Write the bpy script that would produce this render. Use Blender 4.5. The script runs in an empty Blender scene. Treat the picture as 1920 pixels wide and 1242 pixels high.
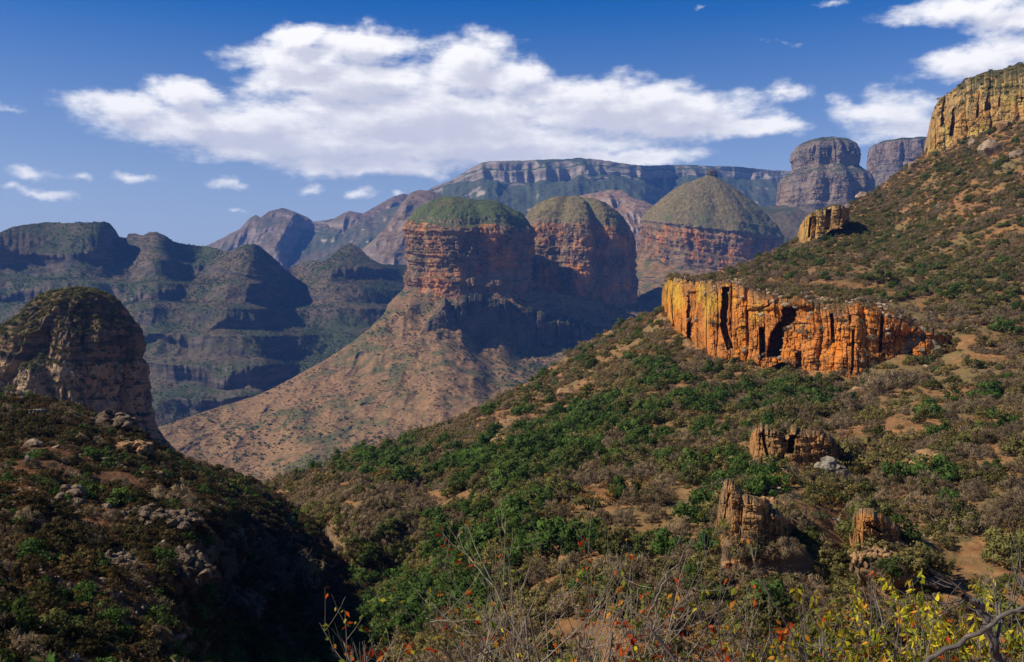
import bpy, math, random
import numpy as np
random.seed(7)
rng = np.random.default_rng(7)
R = math.radians
SC = bpy.context.scene
COL = SC.collection

# ------------------------------------------------------------------ camera
F, U0, V0 = 1867.0, 960.0, 621.0          # focal length and centre, in pixels of the 1920-wide photo
cam = bpy.data.objects.new('camera', bpy.data.cameras.new('camera'))
COL.objects.link(cam)
cam.data.sensor_width = 36.0
cam.data.lens = 36.0 * F / 1920.0
cam.data.clip_start = 0.3
cam.data.clip_end = 90000.0
cam.location = (0, 0, 0)
cam.rotation_euler = (R(90), 0, 0)
SC.camera = cam

# ------------------------------------------------------------------ light
SUN_EL, SUN_AZ = 40.0, 256.0               # azimuth clockwise from +Y (the view direction)
sd = bpy.data.lights.new('sun', 'SUN')
sd.energy = 5.0
sd.angle = R(0.5)
sd.color = (1.0, 0.90, 0.76)
sun = bpy.data.objects.new('sun', sd)
COL.objects.link(sun)
S = np.array([math.cos(R(SUN_EL)) * math.sin(R(SUN_AZ)), math.cos(R(SUN_EL)) * math.cos(R(SUN_AZ)), math.sin(R(SUN_EL))])
sun.rotation_euler = (R(90 - SUN_EL), 0, math.pi - R(SUN_AZ))
SC.view_settings.view_transform = 'Standard'
SC.view_settings.look = 'None'
SC.view_settings.gamma = 1.0
SC.view_settings.exposure = 0.45
SC.cycles.max_bounces = 5
SC.cycles.diffuse_bounces = 1
SC.cycles.glossy_bounces = 1
SC.cycles.transmission_bounces = 2
SC.cycles.transparent_max_bounces = 4
SC.cycles.volume_bounces = 0

# ------------------------------------------------------------------ node helper
class NT:
    def __init__(s, tree):
        s.t = tree
        s.t.nodes.clear()
    def n(s, kind, **kw):
        nd = s.t.nodes.new(kind)
        for k, v in kw.items():
            setattr(nd, k, v)
        return nd
    def put(s, sock, v):
        if v is None:
            return
        if isinstance(v, bpy.types.NodeSocket):
            s.t.links.new(v, sock)
        else:
            if sock.type == 'RGBA' and len(v) == 3:
                v = (*v, 1)
            sock.default_value = v
    def m(s, op, a, b=None, c=None, clamp=False):
        nd = s.n('ShaderNodeMath', operation=op, use_clamp=clamp)
        for i, v in enumerate((a, b, c)):
            s.put(nd.inputs[i], v)
        return nd.outputs[0]
    def v(s, op, a, b=None, scale=None):
        nd = s.n('ShaderNodeVectorMath', operation=op)
        s.put(nd.inputs[0], a)
        s.put(nd.inputs[1], b)
        if scale is not None:
            s.put(nd.inputs['Scale'], scale)
        return nd.outputs['Value' if op in ('LENGTH', 'DOT_PRODUCT') else 'Vector']
    def noise(s, vec, scale, detail=4.0, rough=0.55, dist=0.0, out=0):
        nd = s.n('ShaderNodeTexNoise')
        s.put(nd.inputs['Vector'], vec)
        nd.inputs['Scale'].default_value = scale
        nd.inputs['Detail'].default_value = detail
        nd.inputs['Roughness'].default_value = rough
        nd.inputs['Distortion'].default_value = dist
        return nd.outputs[out]
    def vor(s, vec, scale, out='Distance', feature='F1', rnd=1.0):
        nd = s.n('ShaderNodeTexVoronoi', feature=feature)
        s.put(nd.inputs['Vector'], vec)
        nd.inputs['Scale'].default_value = scale
        nd.inputs['Randomness'].default_value = rnd
        return nd.outputs[out]
    def ramp(s, f, lo, hi, a=0.0, b=1.0, smooth=True):
        nd = s.n('ShaderNodeMapRange', interpolation_type='SMOOTHSTEP' if smooth else 'LINEAR')
        nd.clamp = True
        s.put(nd.inputs[0], f)
        for i, v in enumerate((lo, hi, a, b)):
            s.put(nd.inputs[1 + i], v)
        return nd.outputs[0]
    def mix(s, f, a, b, blend='MIX'):
        nd = s.n('ShaderNodeMix', data_type='RGBA', blend_type=blend)
        s.put(nd.inputs[0], f)
        s.put(nd.inputs[6], a)
        s.put(nd.inputs[7], b)
        return nd.outputs[2]
    def crgb(s, f, stops):
        nd = s.n('ShaderNodeValToRGB')
        e = nd.color_ramp.elements
        while len(e) < len(stops):
            e.new(0.5)
        for el, (p, c) in zip(e, stops):
            el.position = p
            el.color = (*c, 1)
        s.put(nd.inputs[0], f)
        return nd.outputs[0]
    def xyz(s, vec):
        nd = s.n('ShaderNodeSeparateXYZ')
        s.put(nd.inputs[0], vec)
        return nd.outputs
    def comb(s, x, y, z):
        nd = s.n('ShaderNodeCombineXYZ')
        for i, v in enumerate((x, y, z)):
            s.put(nd.inputs[i], v)
        return nd.outputs[0]

# ------------------------------------------------------------------ sky (world) with its clouds
def build_world():
    w = bpy.data.worlds.new('World')
    SC.world = w
    w.use_nodes = True
    g = NT(w.node_tree)
    out = g.n('ShaderNodeOutputWorld')
    bg = g.n('ShaderNodeBackground')
    bg.inputs['Strength'].default_value = 0.052
    sky = g.n('ShaderNodeTexSky', sky_type='NISHITA')
    sky.sun_disc = False
    sky.sun_elevation = R(SUN_EL)
    sky.sun_rotation = R(SUN_AZ)
    sky.altitude = 900
    sky.air_density = 1.0
    sky.dust_density = 0.6
    sky.ozone_density = 3.0
    geo = g.n('ShaderNodeTexCoord')
    d = g.v('NORMALIZE', geo.outputs['Generated'])
    x, y, z = g.xyz(d)
    up = g.ramp(z, 0.09, 0.33, smooth=False)
    hs = g.n('ShaderNodeHueSaturation')
    g.put(hs.inputs['Saturation'], g.ramp(z, 0.04, 0.30, 0.85, 1.26, smooth=False))
    hs.inputs['Value'].default_value = 1.0
    g.put(hs.inputs['Color'], g.mix(1.0, sky.outputs[0], g.mix(g.ramp(z, 0.36, 0.85), g.mix(up, (2.35, 1.92, 1.74), (0.88, 1.10, 1.54)), (0.30, 0.42, 0.66)), 'MULTIPLY'))
    az = g.m('ARCTAN2', x, y)
    el = g.m('ARCSINE', z)
    P0 = g.comb(az, el, 0.0)
    # cloud bodies: (u, v, ru, rv, weight) measured on the photo, turned into angles
    blobs = [(420, 235, 200, 42, 0), (600, 160, 130, 32, 0), (560, 115, 110, 34, 0), (560, 72, 55, 30, 0), (680, 85, 110, 36, 0), (700, 150, 150, 40, 0),
             (880, 120, 85, 52, 0), (960, 150, 60, 36, 0), (800, 215, 330, 60, 0), (620, 265, 300, 48, 0), (900, 265, 330, 46, 0), (1120, 195, 190, 48, 0),
             (1260, 218, 180, 44, 0), (1400, 238, 110, 20, 0), (700, 305, 200, 22, 0), (1160, 292, 170, 20, .1), (1000, 290, 160, 26, 0),
             (230, 195, 95, 34, .1), (350, 175, 70, 36, .05), (1480, 172, 36, 20, .3),
             (1790, 22, 120, 26, .1), (1900, 45, 80, 26, .1), (1830, 118, 110, 32, .05), (1900, 98, 70, 30, .05), (1660, 215, 90, 34, .15), (1710, 240, 70, 30, .15), (1590, 195, 40, 16, .35),
             (45, 328, 55, 16, .3), (85, 368, 62, 10, .3), (20, 360, 40, 9, .4), (250, 328, 55, 13, .4), (432, 345, 46, 15, .4), (590, 357, 50, 14, .35), (678, 360, 30, 14, .3), (745, 362, 22, 10, .4), (150, 335, 30, 14, .5),
             (1320, 8, 60, 12, .68), (1470, 80, 70, 20, .74), (1560, 4, 60, 12, .58), (30, 207, 60, 14, .6), (430, 395, 40, 8, .6)]
    def field(P):
        wv = g.noise(P, 14.0, 3.0, 0.6, out=1)
        wv2 = g.noise(P, 60.0, 4.0, 0.62, out=1)
        Pw = g.v('ADD', P, g.v('MULTIPLY', g.v('SUBTRACT', wv, (.5, .5, .5)), (.055, .026, 0)))
        Pw = g.v('ADD', Pw, g.v('MULTIPLY', g.v('SUBTRACT', wv2, (.5, .5, .5)), (.020, .012, 0)))
        cur = None
        for (u, v, ru, rv, wt) in blobs:
            if wt >= .15: ru, rv, wt = ru * 1.45, rv * 1.5, wt + .22
            a0 = math.atan((u - U0) / F)
            e0 = math.atan((V0 - v) / math.hypot(F, u - U0))
            q = g.v('MULTIPLY', g.v('SUBTRACT', Pw, (a0, e0, 0)), (F / (ru * 1.08), F / (rv * 1.12), 0))
            l = g.v('LENGTH', q)
            if wt:
                l = g.m('ADD', l, wt)
            cur = l if cur is None else g.m('SMOOTH_MIN', cur, l, 0.25)
        nf = g.noise(g.v('MULTIPLY', P, (1.0, 2.5, 1)), 22.0, 10.0, 0.60)
        return g.m('ADD', g.m('SUBTRACT', 1.14, cur), g.m('MULTIPLY', g.m('SUBTRACT', nf, 0.5), 1.4))
    f0 = field(P0)
    f1 = field(g.v('ADD', P0, (-.011, .014, 0)))
    dens = g.ramp(f0, -0.04, 0.66)
    thick = g.ramp(f1, 0.1, 1.0)
    billow = g.noise(P0, 30.0, 6.0, 0.55)
    lit = g.m('MULTIPLY_ADD', thick, -0.50, 1.0)
    lit = g.m('ADD', lit, g.m('MULTIPLY', g.m('SUBTRACT', billow, 0.5), 0.12))
    # sun and shade painted into the cloud colour: white where thin sunward, greyer where deep
    ccol = g.crgb(lit, [(0.40, (9.4, 9.5, 10.8)), (0.66, (13.0, 12.8, 13.2)), (0.95, (17.5, 17.0, 16.3))])
    cloud = g.mix(dens, hs.outputs[0], ccol)
    g.put(bg.inputs['Color'], cloud)
    g.t.links.new(bg.outputs[0], out.inputs['Surface'])
    try:
        w.cycles.sampling_method = 'MANUAL'
        w.cycles.sample_map_resolution = 512
    except Exception:
        pass
build_world()

# ------------------------------------------------------------------ noise in numpy
def _hash(ix, iy, iz, seed):
    h = (ix.astype(np.int64) * 374761393 + iy.astype(np.int64) * 668265263 + iz.astype(np.int64) * 2147483647 + seed * 144665) & 0xffffffff
    h = ((h ^ (h >> 13)) * 1274126177) & 0xffffffff
    h = ((h ^ (h >> 16)) * 2246822519) & 0xffffffff
    return ((h ^ (h >> 15)) & 0xffffff) / float(0xffffff) * 2 - 1
def vn(x, y, z=None, seed=0):
    x = np.asarray(x, float); y = np.asarray(y, float)
    z = np.zeros_like(x) if z is None else np.asarray(z, float) + 0 * x
    xi, yi, zi = np.floor(x), np.floor(y), np.floor(z)
    fx, fy, fz = x - xi, y - yi, z - zi
    fx, fy, fz = [t * t * t * (t * (t * 6 - 15) + 10) for t in (fx, fy, fz)]
    r = 0
    for dx in (0, 1):
        for dy in (0, 1):
            for dz in (0, 1):
                r = r + _hash(xi + dx, yi + dy, zi + dz, seed) * (fx if dx else 1 - fx) * (fy if dy else 1 - fy) * (fz if dz else 1 - fz)
    return r
def fbm(x, y, z=None, oct=5, gain=0.5, seed=0):
    a, s, t = 1.0, 0.0, 0.0
    f = 1.0
    for o in range(oct):
        s = s + a * vn(x * f, y * f, None if z is None else z * f, seed + o * 17)
        t += a
        a *= gain
        f *= 2.03
    return s / t
def ridged(x, y, z=None, oct=4, gain=0.5, seed=0):
    a, s, t, f = 1.0, 0.0, 0.0, 1.0
    for o in range(oct):
        s = s + a * (1 - 2 * np.abs(vn(x * f, y * f, None if z is None else z * f, seed + o * 17)))
        t += a
        a *= gain
        f *= 2.03
    return s / t
def sst(a, b, x):
    t = np.clip((x - a) / (b - a), 0, 1)
    return t * t * (3 - 2 * t)

# ------------------------------------------------------------------ mesh helpers
def mesh_np(name, V, Q, mat=None, smooth=True, mats=None, mi=None):
    V = np.ascontiguousarray(V, np.float32); Q = np.ascontiguousarray(Q, np.int32)
    me = bpy.data.meshes.new(name)
    k = Q.shape[1]
    me.vertices.add(len(V)); me.vertices.foreach_set('co', V.ravel())
    me.loops.add(Q.size); me.loops.foreach_set('vertex_index', Q.ravel())
    me.polygons.add(len(Q))
    me.polygons.foreach_set('loop_start', np.arange(0, Q.size, k, dtype=np.int32))
    me.polygons.foreach_set('loop_total', np.full(len(Q), k, np.int32))
    for mm in (mats or [mat]):
        me.materials.append(mm)
    if mi is not None:
        me.polygons.foreach_set('material_index', np.ascontiguousarray(mi, np.int32))
    me.polygons.foreach_set('use_smooth', np.full(len(Q), smooth, bool))
    me.update(calc_edges=True)
    return me
def grid_faces(nr, nc, wrap=False):
    i = np.arange(nr - 1)[:, None]
    j = np.arange(nc if wrap else nc - 1)[None, :]
    j2 = (j + 1) % nc
    a = i * nc + j; b = i * nc + j2; c = (i + 1) * nc + j2; d = (i + 1) * nc + j
    return np.stack([a, b, c, d], -1).reshape(-1, 4)
def tag(o, label=None, cat=None, group=None, kind=None):
    if label: o['label'] = label
    if cat: o['category'] = cat
    if group: o['group'] = group
    if kind: o['kind'] = kind
    return o
def link(name, me, parent=None, loc=None):
    o = bpy.data.objects.new(name, me)
    COL.objects.link(o)
    if loc is not None: o.location = loc
    if parent is not None: o.parent = parent
    return o
def empty(name, loc=(0, 0, 0)):
    o = bpy.data.objects.new(name, None)
    COL.objects.link(o)
    o.location = loc
    return o
def P(u, v, Y):
    """world point that stands at depth Y along the sight line of photo pixel (u, v)"""
    u, v, Y = np.asarray(u, float), np.asarray(v, float), np.asarray(Y, float)
    return np.stack([(u - U0) / F * Y, Y + 0 * u, -(v - V0) / F * Y], -1)

class TPS:
    """smooth depth over the photo: thin plate spline of log depth"""
    def __init__(s, pts, lam=1e-4):
        p = np.array(pts, float)
        s.c = p[:, :2] / 400.0
        n = len(p)
        A = np.zeros((n + 3, n + 3))
        d = np.linalg.norm(s.c[:, None] - s.c[None], axis=-1)
        A[:n, :n] = s.k(d) + lam * np.eye(n)
        A[:n, n] = 1; A[:n, n + 1:] = s.c
        A[n, :n] = 1; A[n + 1:, :n] = s.c.T
        s.w = np.linalg.solve(A, np.r_[np.log(p[:, 2]), 0, 0, 0])
    def k(s, d):
        return np.where(d > 1e-9, d * d * np.log(np.maximum(d, 1e-9)), 0)
    def __call__(s, u, v):
        u, v = np.broadcast_arrays(np.asarray(u, float), np.asarray(v, float))
        q = np.stack([u.ravel(), v.ravel()], -1) / 400.0
        out = np.zeros(len(q))
        n = len(s.c)
        for i in range(0, len(q), 40000):
            qq = q[i:i + 40000]
            d = np.linalg.norm(qq[:, None] - s.c[None], axis=-1)
            out[i:i + 40000] = s.k(d) @ s.w[:n] + s.w[n] + qq @ s.w[n + 1:]
        return np.exp(out).reshape(u.shape)

class Layer:
    """A hill: rows run from its foot to its skyline, then over the top and down the far side."""
    def __init__(s, sky, depth, u0, u1, nu, vbot, nv, push=None, amp=(0.0, 1.0, 4), amp2=None, back=None, backrows=14, jit=1.5, terr=None, seed=0):
        s.sky = np.array(sky, float); s.depth = depth
        us = np.linspace(u0, u1, nu)
        top = s.top(us)
        ppm = F / depth(us, top)
        top = top + jit * fbm(us / 9.0, us * 0, oct=4, seed=seed + 5) + jit * 0.8 * fbm(us / 40.0, us * 0, oct=2, seed=seed + 6)
        t = np.linspace(0, 1, nv)[:, None]
        vb = np.full(nu, vbot) if np.isscalar(vbot) else np.interp(us, [a for a, b in vbot], [b for a, b in vbot])
        V = vb + (np.minimum(top, vb - 2) - vb) * t
        U = np.broadcast_to(us, V.shape)
        Y = depth(U, V)
        if push is not None:
            Y = push(U, V, Y)
        p = P(U, V, Y)
        fade = np.clip((1 - t) * 12, 0, 1) + 0 * U
        a, sc, oc = amp
        if a:
            n = fbm(p[..., 0] / sc, p[..., 1] / sc, p[..., 2] / sc, oct=oc, seed=seed)
            p[..., 2] += a * n * (0.15 + 0.85 * fade)
        if amp2:
            a, sc, oc = amp2
            n = ridged(p[..., 0] / sc, p[..., 1] / (sc * 2.0), p[..., 2] / (sc * 2.5), oct=oc, seed=seed + 3)
            r = np.stack([p[..., 0], p[..., 1], 0 * n], -1)
            r /= np.linalg.norm(r, axis=-1, keepdims=True)
            p -= r * (a * n * fade)[..., None]
        if terr:
            h, k = terr
            zz = p[..., 2] / h + 0.35 * fbm(p[..., 0] / (h * 9), p[..., 1] / (h * 9), oct=2, seed=seed + 9)
            fr = zz - np.floor(zz)
            st = np.where(fr < 0.62, fr * 0.42, 0.62 * 0.42 + (fr - 0.62) * (1 - 0.62 * 0.42) / 0.38)
            p[..., 2] += (st - fr) * h * k * np.clip((1 - t) * 6, 0, 1)
        s.nvis = nv
        rows = [p]
        last = p[-1]
        bk = back or 0.25
        for i in range(1, backrows + 1):
            q = last.copy()
            f = i / backrows
            Yk = last[:, 1] * (1 + bk * f)
            q[:, 0] = last[:, 0] * (Yk / last[:, 1]); q[:, 1] = Yk
            q[:, 2] = last[:, 2] - (last[:, 1] * bk) * (0.12 * f + 0.75 * f * f) + (a if amp[0] else 0) * 0.2 * vn(q[:, 0] / max(sc, 1), q[:, 1] / max(sc, 1), seed=seed + 8) * f
            rows.append(q[None])
        s.V = np.concatenate(rows, 0)
        s.nr, s.nc = s.V.shape[:2]
        s.us = us
    def top(s, u):
        return np.interp(u, s.sky[:, 0], s.sky[:, 1])
    def mesh(s, name, mat, label, cat='hill'):
        me = mesh_np(name, s.V.reshape(-1, 3), grid_faces(s.nr, s.nc)[:, ::-1], mat)
        o = link(name, me)
        tag(o, label, cat, kind='structure')
        s.ob = o
        return o
    def at(s, u, v):
        """surface point of the hill nearest to photo pixel (u, v)"""
        p = s.V[:s.nvis].reshape(-1, 3)
        if not hasattr(s, '_uv'):
            s._uv = np.stack([p[:, 0] / p[:, 1] * F + U0, V0 - p[:, 2] / p[:, 1] * F], -1)
        k = np.argmin((s._uv[:, 0] - u) ** 2 + (s._uv[:, 1] - v) ** 2)
        return p[k]

# ------------------------------------------------------------------ materials of ground and rock
def principled(name):
    m = bpy.data.materials.new(name)
    m.use_nodes = True
    g = NT(m.node_tree)
    out = g.n('ShaderNodeOutputMaterial')
    b = g.n('ShaderNodeBsdfPrincipled')
    b.inputs['Roughness'].default_value = 0.95
    b.inputs['Specular IOR Level'].default_value = 0.08
    g.t.links.new(b.outputs[0], out.inputs['Surface'])
    return m, g, b
def bump(g, b, h, strength, dist):
    nd = g.n('ShaderNodeBump')
    nd.inputs['Strength'].default_value = strength
    nd.inputs['Distance'].default_value = dist
    g.put(nd.inputs['Height'], h)
    g.t.links.new(nd.outputs[0], b.inputs['Normal'])

def scrub_mat(name, S0, soil_a, soil_b, green_a, green_b, rock_a, rock_b, veg=0.5, spot=0.5, steep=(0.55, 0.80), spots=True):
    """hillside: soil with scrub growing where it is not too steep, bare rock bands where it is; S0 = size of one bush in metres"""
    m, g, b = principled(name)
    geo = g.n('ShaderNodeNewGeometry')
    pos = geo.outputs['Position']
    nz = g.xyz(geo.outputs['Normal'])[2]
    big = g.noise(pos, 1 / (S0 * 45), 5, 0.6)
    mid = g.noise(pos, 1 / (S0 * 9), 5, 0.62)
    fine = g.noise(pos, 1 / (S0 * 1.6), 4, 0.65)
    soil = g.mix(g.ramp(mid, 0.35, 0.68), soil_a, soil_b)
    soil = g.mix(g.ramp(fine, 0.3, 0.75), soil, (soil_a[0] * 0.45, soil_a[1] * 0.45, soil_a[2] * 0.45))
    green = g.mix(g.ramp(fine, 0.35, 0.65), green_a, green_b)
    vm = g.m('ADD', g.m('MULTIPLY', big, 0.55), g.m('MULTIPLY', mid, 0.45))
    vmask = g.ramp(vm, 0.62 - 0.24 * veg, 0.72 - 0.24 * veg)
    col = g.mix(g.m('MULTIPLY', vmask, 0.85), soil, green)
    if spots:
        vd = g.vor(pos, 1 / (S0 * 1.7))
        vc = g.xyz(g.vor(pos, 1 / (S0 * 1.7), out='Color'))[0]
        sp = g.m('MULTIPLY', g.ramp(vd, 0.18, 0.36, 1.0, 0.0), g.ramp(vc, 1 - spot - 0.05, 1 - spot + 0.05))
        col = g.mix(g.m('MULTIPLY', sp, 0.85), col, (green_a[0] * 0.7, green_a[1] * 0.7, green_a[2] * 0.7))
    px, py, pz = g.xyz(pos)
    st = g.noise(g.comb(g.m('MULTIPLY', px, 0.15), g.m('MULTIPLY', py, 0.15), pz), 1 / (S0 * 1.6), 4, 0.65)
    rock = g.mix(g.ramp(st, 0.35, 0.62), rock_a, rock_b)
    rock = g.mix(g.m('MULTIPLY', g.ramp(fine, 0.5, 0.75), 0.6), rock, green_a)
    nzj = g.m('ADD', nz, g.m('MULTIPLY', g.m('SUBTRACT', mid, 0.5), 0.25))
    col = g.mix(g.ramp(nzj, steep[0], steep[1], 1.0, 0.0), col, rock)
    g.put(b.inputs['Base Color'], col)
    h = g.m('ADD', g.m('MULTIPLY', fine, 0.6), mid)
    bump(g, b, h, 0.7, S0 * 0.9)
    return m

def cliff_mat(name, unit, base, second, dark, pale=None, veg=None, strata=1.0, streak=1.0, vegamt=0.5, lichen=None, lich_lo=0.5, weather=None, lich_x=None):
    """bare layered rock; unit = thickness of a bed in metres"""
    m, g, b = principled(name)
    geo = g.n('ShaderNodeNewGeometry')
    pos = geo.outputs['Position']
    nx, ny, nz = g.xyz(geo.outputs['Normal'])
    px, py, pz = g.xyz(pos)
    warp = g.noise(pos, 1 / (unit * 14), 3, 0.5)
    zz = g.m('ADD', pz, g.m('MULTIPLY', warp, unit * 2.5))
    beds = g.noise(g.comb(g.m('MULTIPLY', px, 0.07), g.m('MULTIPLY', py, 0.07), zz), 1 / (unit * 0.9), 5, 0.7)
    stre = g.noise(g.comb(px, py, g.m('MULTIPLY', pz, 0.24)), 1 / (unit * 1.6), 5, 0.65)
    wv = g.v('ADD', pos, g.v('SCALE', g.noise(pos, 1 / (unit * 1.3), 3, 0.6, out=1), scale=unit * 1.1))
    cr1 = g.vor(g.v('MULTIPLY', wv, (1, 1, 0.62)), 1 / (unit * 1.5), feature='DISTANCE_TO_EDGE')
    cr2 = g.vor(g.v('MULTIPLY', wv, (0.8, 0.8, 1.5)), 1 / (unit * 0.55), feature='DISTANCE_TO_EDGE')
    crack = g.m('MAXIMUM', g.ramp(cr1, 0.015, 0.07, 1.0, 0.0), g.m('MULTIPLY', g.ramp(cr2, 0.02, 0.09, 1.0, 0.0), 0.6))
    crack = g.m('MULTIPLY', crack, g.ramp(g.noise(pos, 1 / (unit * 3.5), 3, 0.6), 0.42, 0.62))
    blot = g.noise(pos, 1 / (unit * 6), 5, 0.6)
    fine = g.noise(pos, 1 / (unit * 0.45), 4, 0.7)
    col = g.mix(g.ramp(g.m('ADD', g.m('MULTIPLY', blot, 0.6), g.m('MULTIPLY', stre, 0.4)), 0.38, 0.54), base, second)
    if pale:
        col = g.mix(g.m('MULTIPLY', g.ramp(g.m('ADD', g.m('MULTIPLY', stre, 0.5), g.m('MULTIPLY', fine, 0.5)), 0.52, 0.68), 0.75), col, pale)
    if lichen:
        lm = g.m('ADD', g.m('MULTIPLY', g.noise(pos, 1 / (unit * 9), 5, 0.65), 0.8), g.m('MULTIPLY', g.noise(g.comb(px, py, g.m('MULTIPLY', pz, 0.22)), 1 / (unit * 1.4), 4, 0.6), 0.3))
        if lich_x:
            lm = g.m('ADD', lm, g.ramp(px, lich_x[0], lich_x[1], 0.07, -0.08))
            lm = g.m('ADD', lm, g.ramp(g.n('ShaderNodeAttribute', attribute_name='ht').outputs['Fac'], 0.35, 0.85, -0.07, 0.06))
        col = g.mix(g.m('MULTIPLY', g.ramp(lm, lich_lo, lich_lo + 0.14), 0.85), col, lichen)
    if weather:
        ht = g.n('ShaderNodeAttribute', attribute_name='ht').outputs['Fac']
        wm = g.m('ADD', ht, g.m('MULTIPLY', g.m('SUBTRACT', g.m('ADD', g.m('MULTIPLY', blot, 0.5), g.m('MULTIPLY', stre, 0.5)), 0.5), 1.6))
        col = g.mix(g.m('MULTIPLY', g.ramp(wm, 0.82, 1.10), 0.75), col, weather)
    col = g.mix(g.m('MULTIPLY', g.ramp(beds, 0.52, 0.66), 0.75 * strata), col, dark)
    col = g.mix(g.m('MULTIPLY', g.ramp(stre, 0.55, 0.72), 0.8 * streak), col, dark)
    col = g.mix(g.m('MULTIPLY', g.ramp(fine, 0.3, 0.62, 1.0, 0.0), 0.32), col, (base[0] * 0.5, base[1] * 0.5, base[2] * 0.5))
    col = g.mix(g.m('MULTIPLY', crack, 0.85), col, dark)
    if veg:
        ve = g.m('ADD', nz, g.m('MULTIPLY', g.m('SUBTRACT', g.noise(pos, 1 / (unit * 2.2), 4, 0.65), 0.5), 1.3))
        col = g.mix(g.m('MULTIPLY', g.ramp(ve, 0.75 - vegamt * 0.5, 1.0 - vegamt * 0.5), 0.9), col, veg)
    g.put(b.inputs['Base Color'], col)
    h = g.m('ADD', g.m('MULTIPLY', beds, 0.8 * strata), g.m('ADD', g.m('MULTIPLY', stre, 0.3), g.m('MULTIPLY', fine, 0.5)))
    h = g.m('SUBTRACT', h, g.m('MULTIPLY', crack, 0.7))
    bump(g, b, h, 0.9, unit * 0.7)
    return m

M = {}
M['far_slope'] = scrub_mat('far_hillside', 11, (.125, .095, .060), (.160, .115, .070), (.032, .052, .020), (.052, .064, .026), (.13, .10, .075), (.045, .04, .036), veg=0.70, spot=0.35, steep=(.42, .66))
M['far_mesa'] = scrub_mat('far_mesa_rock', 40, (.12, .10, .06), (.16, .12, .07), (.04, .06, .03), (.06, .075, .035), (.33, .27, .205), (.21, .17, .135), veg=0.9, spot=0.6, steep=(0.50, 0.72))
M['far_peak'] = scrub_mat('far_peak_rock', 35, (.17, .12, .075), (.22, .15, .09), (.06, .065, .035), (.09, .085, .045), (.26, .20, .15), (.14, .11, .09), veg=0.45, spot=0.4)
M['pink_hill'] = scrub_mat('bare_pink_hill', 22, (.30, .19, .12), (.36, .23, .15), (.10, .09, .05), (.15, .12, .07), (.33, .25, .2), (.16, .13, .11), veg=0.2, spot=0.35)
M['spur'] = scrub_mat('dry_spur', 7, (.28, .165, .078), (.21, .132, .062), (.06, .075, .028), (.10, .095, .04), (.17, .12, .085), (.06, .05, .045), veg=0.50, spot=0.08, steep=(0.42, 0.62))
M['near_slope'] = scrub_mat('near_hillside_soil', 2.4, (.31, .160, .066), (.25, .135, .060), (.12, .105, .042), (.17, .13, .055), (.22, .14, .075), (.12, .08, .05), veg=0.62, spot=0.3, steep=(0.35, 0.55))
M['rondavel_rock'] = cliff_mat('rondavel_rock', 17, (.52, .205, .055), (.235, .165, .10), (.045, .036, .031), pale=(.36, .23, .12), veg=(.06, .07, .032), strata=0.40, streak=0.5, vegamt=0.40)
M['rondavel_grass'] = scrub_mat('rondavel_cap_grass', 9, (.14, .115, .047), (.17, .13, .055), (.052, .082, .028), (.078, .098, .036), (.24, .17, .10), (.12, .1, .07), veg=0.85, spot=0.55, steep=(0.25, 0.42))
M['rondavel_grass_dry'] = scrub_mat('dry_cap_grass', 9, (.17, .14, .058), (.21, .155, .07), (.075, .105, .036), (.11, .12, .045), (.24, .17, .10), (.12, .1, .07), veg=0.55, spot=0.5, steep=(0.25, 0.42))
M['grey_butte'] = cliff_mat('grey_butte_rock', 26, (.29, .195, .125), (.21, .165, .125), (.05, .045, .042), pale=(.34, .26, .19), veg=(.055, .065, .03), strata=0.15, streak=1.0, vegamt=0.4)
M['dome_rock'] = cliff_mat('dark_dome_rock', 5, (.54, .30, .135), (.36, .255, .155), (.05, .04, .034), pale=(.52, .33, .15), veg=(.05, .055, .022), strata=0.12, streak=0.7, vegamt=0.6)
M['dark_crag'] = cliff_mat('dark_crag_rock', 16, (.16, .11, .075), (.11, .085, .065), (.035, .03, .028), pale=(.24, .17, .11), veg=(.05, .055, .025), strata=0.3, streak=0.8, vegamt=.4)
M['orange_cliff'] = cliff_mat('orange_cliff_rock', 2.6, (.68, .215, .026), (.52, .19, .045), (.09, .048, .030), pale=(.66, .37, .11), veg=(.11, .07, .03), vegamt=.3, strata=0.4, streak=0.45, lichen=(.60, .37, .045), lich_lo=0.58, weather=(.22, .15, .085), lich_x=(88, 118))
M['ochre_cliff'] = cliff_mat('ochre_cliff_rock', 3.2, (.54, .27, .075), (.44, .28, .115), (.06, .055, .045), pale=(.56, .38, .14), veg=(.05, .055, .022), strata=0.3, streak=0.8, vegamt=0.42, lichen=(.48, .36, .09), lich_lo=0.56, weather=(.24, .20, .14))

# ------------------------------------------------------------------ base ground reaching the horizon
def build_ground():
    n = 140
    xs = np.linspace(-15500, 15500, n); ys = np.linspace(-3000, 20500, n)
    X, Yg = np.meshgrid(xs, ys)
    Z = -455 + 22 * fbm(X / 900, Yg / 900, oct=4, seed=40)
    me = mesh_np('ground', np.stack([X, Yg, Z], -1).reshape(-1, 3), grid_faces(n, n), M['far_slope'])
    tag(link('ground', me), 'broad scrub covered floor of the canyon between the hills', 'ground', kind='structure')
build_ground()

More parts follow.
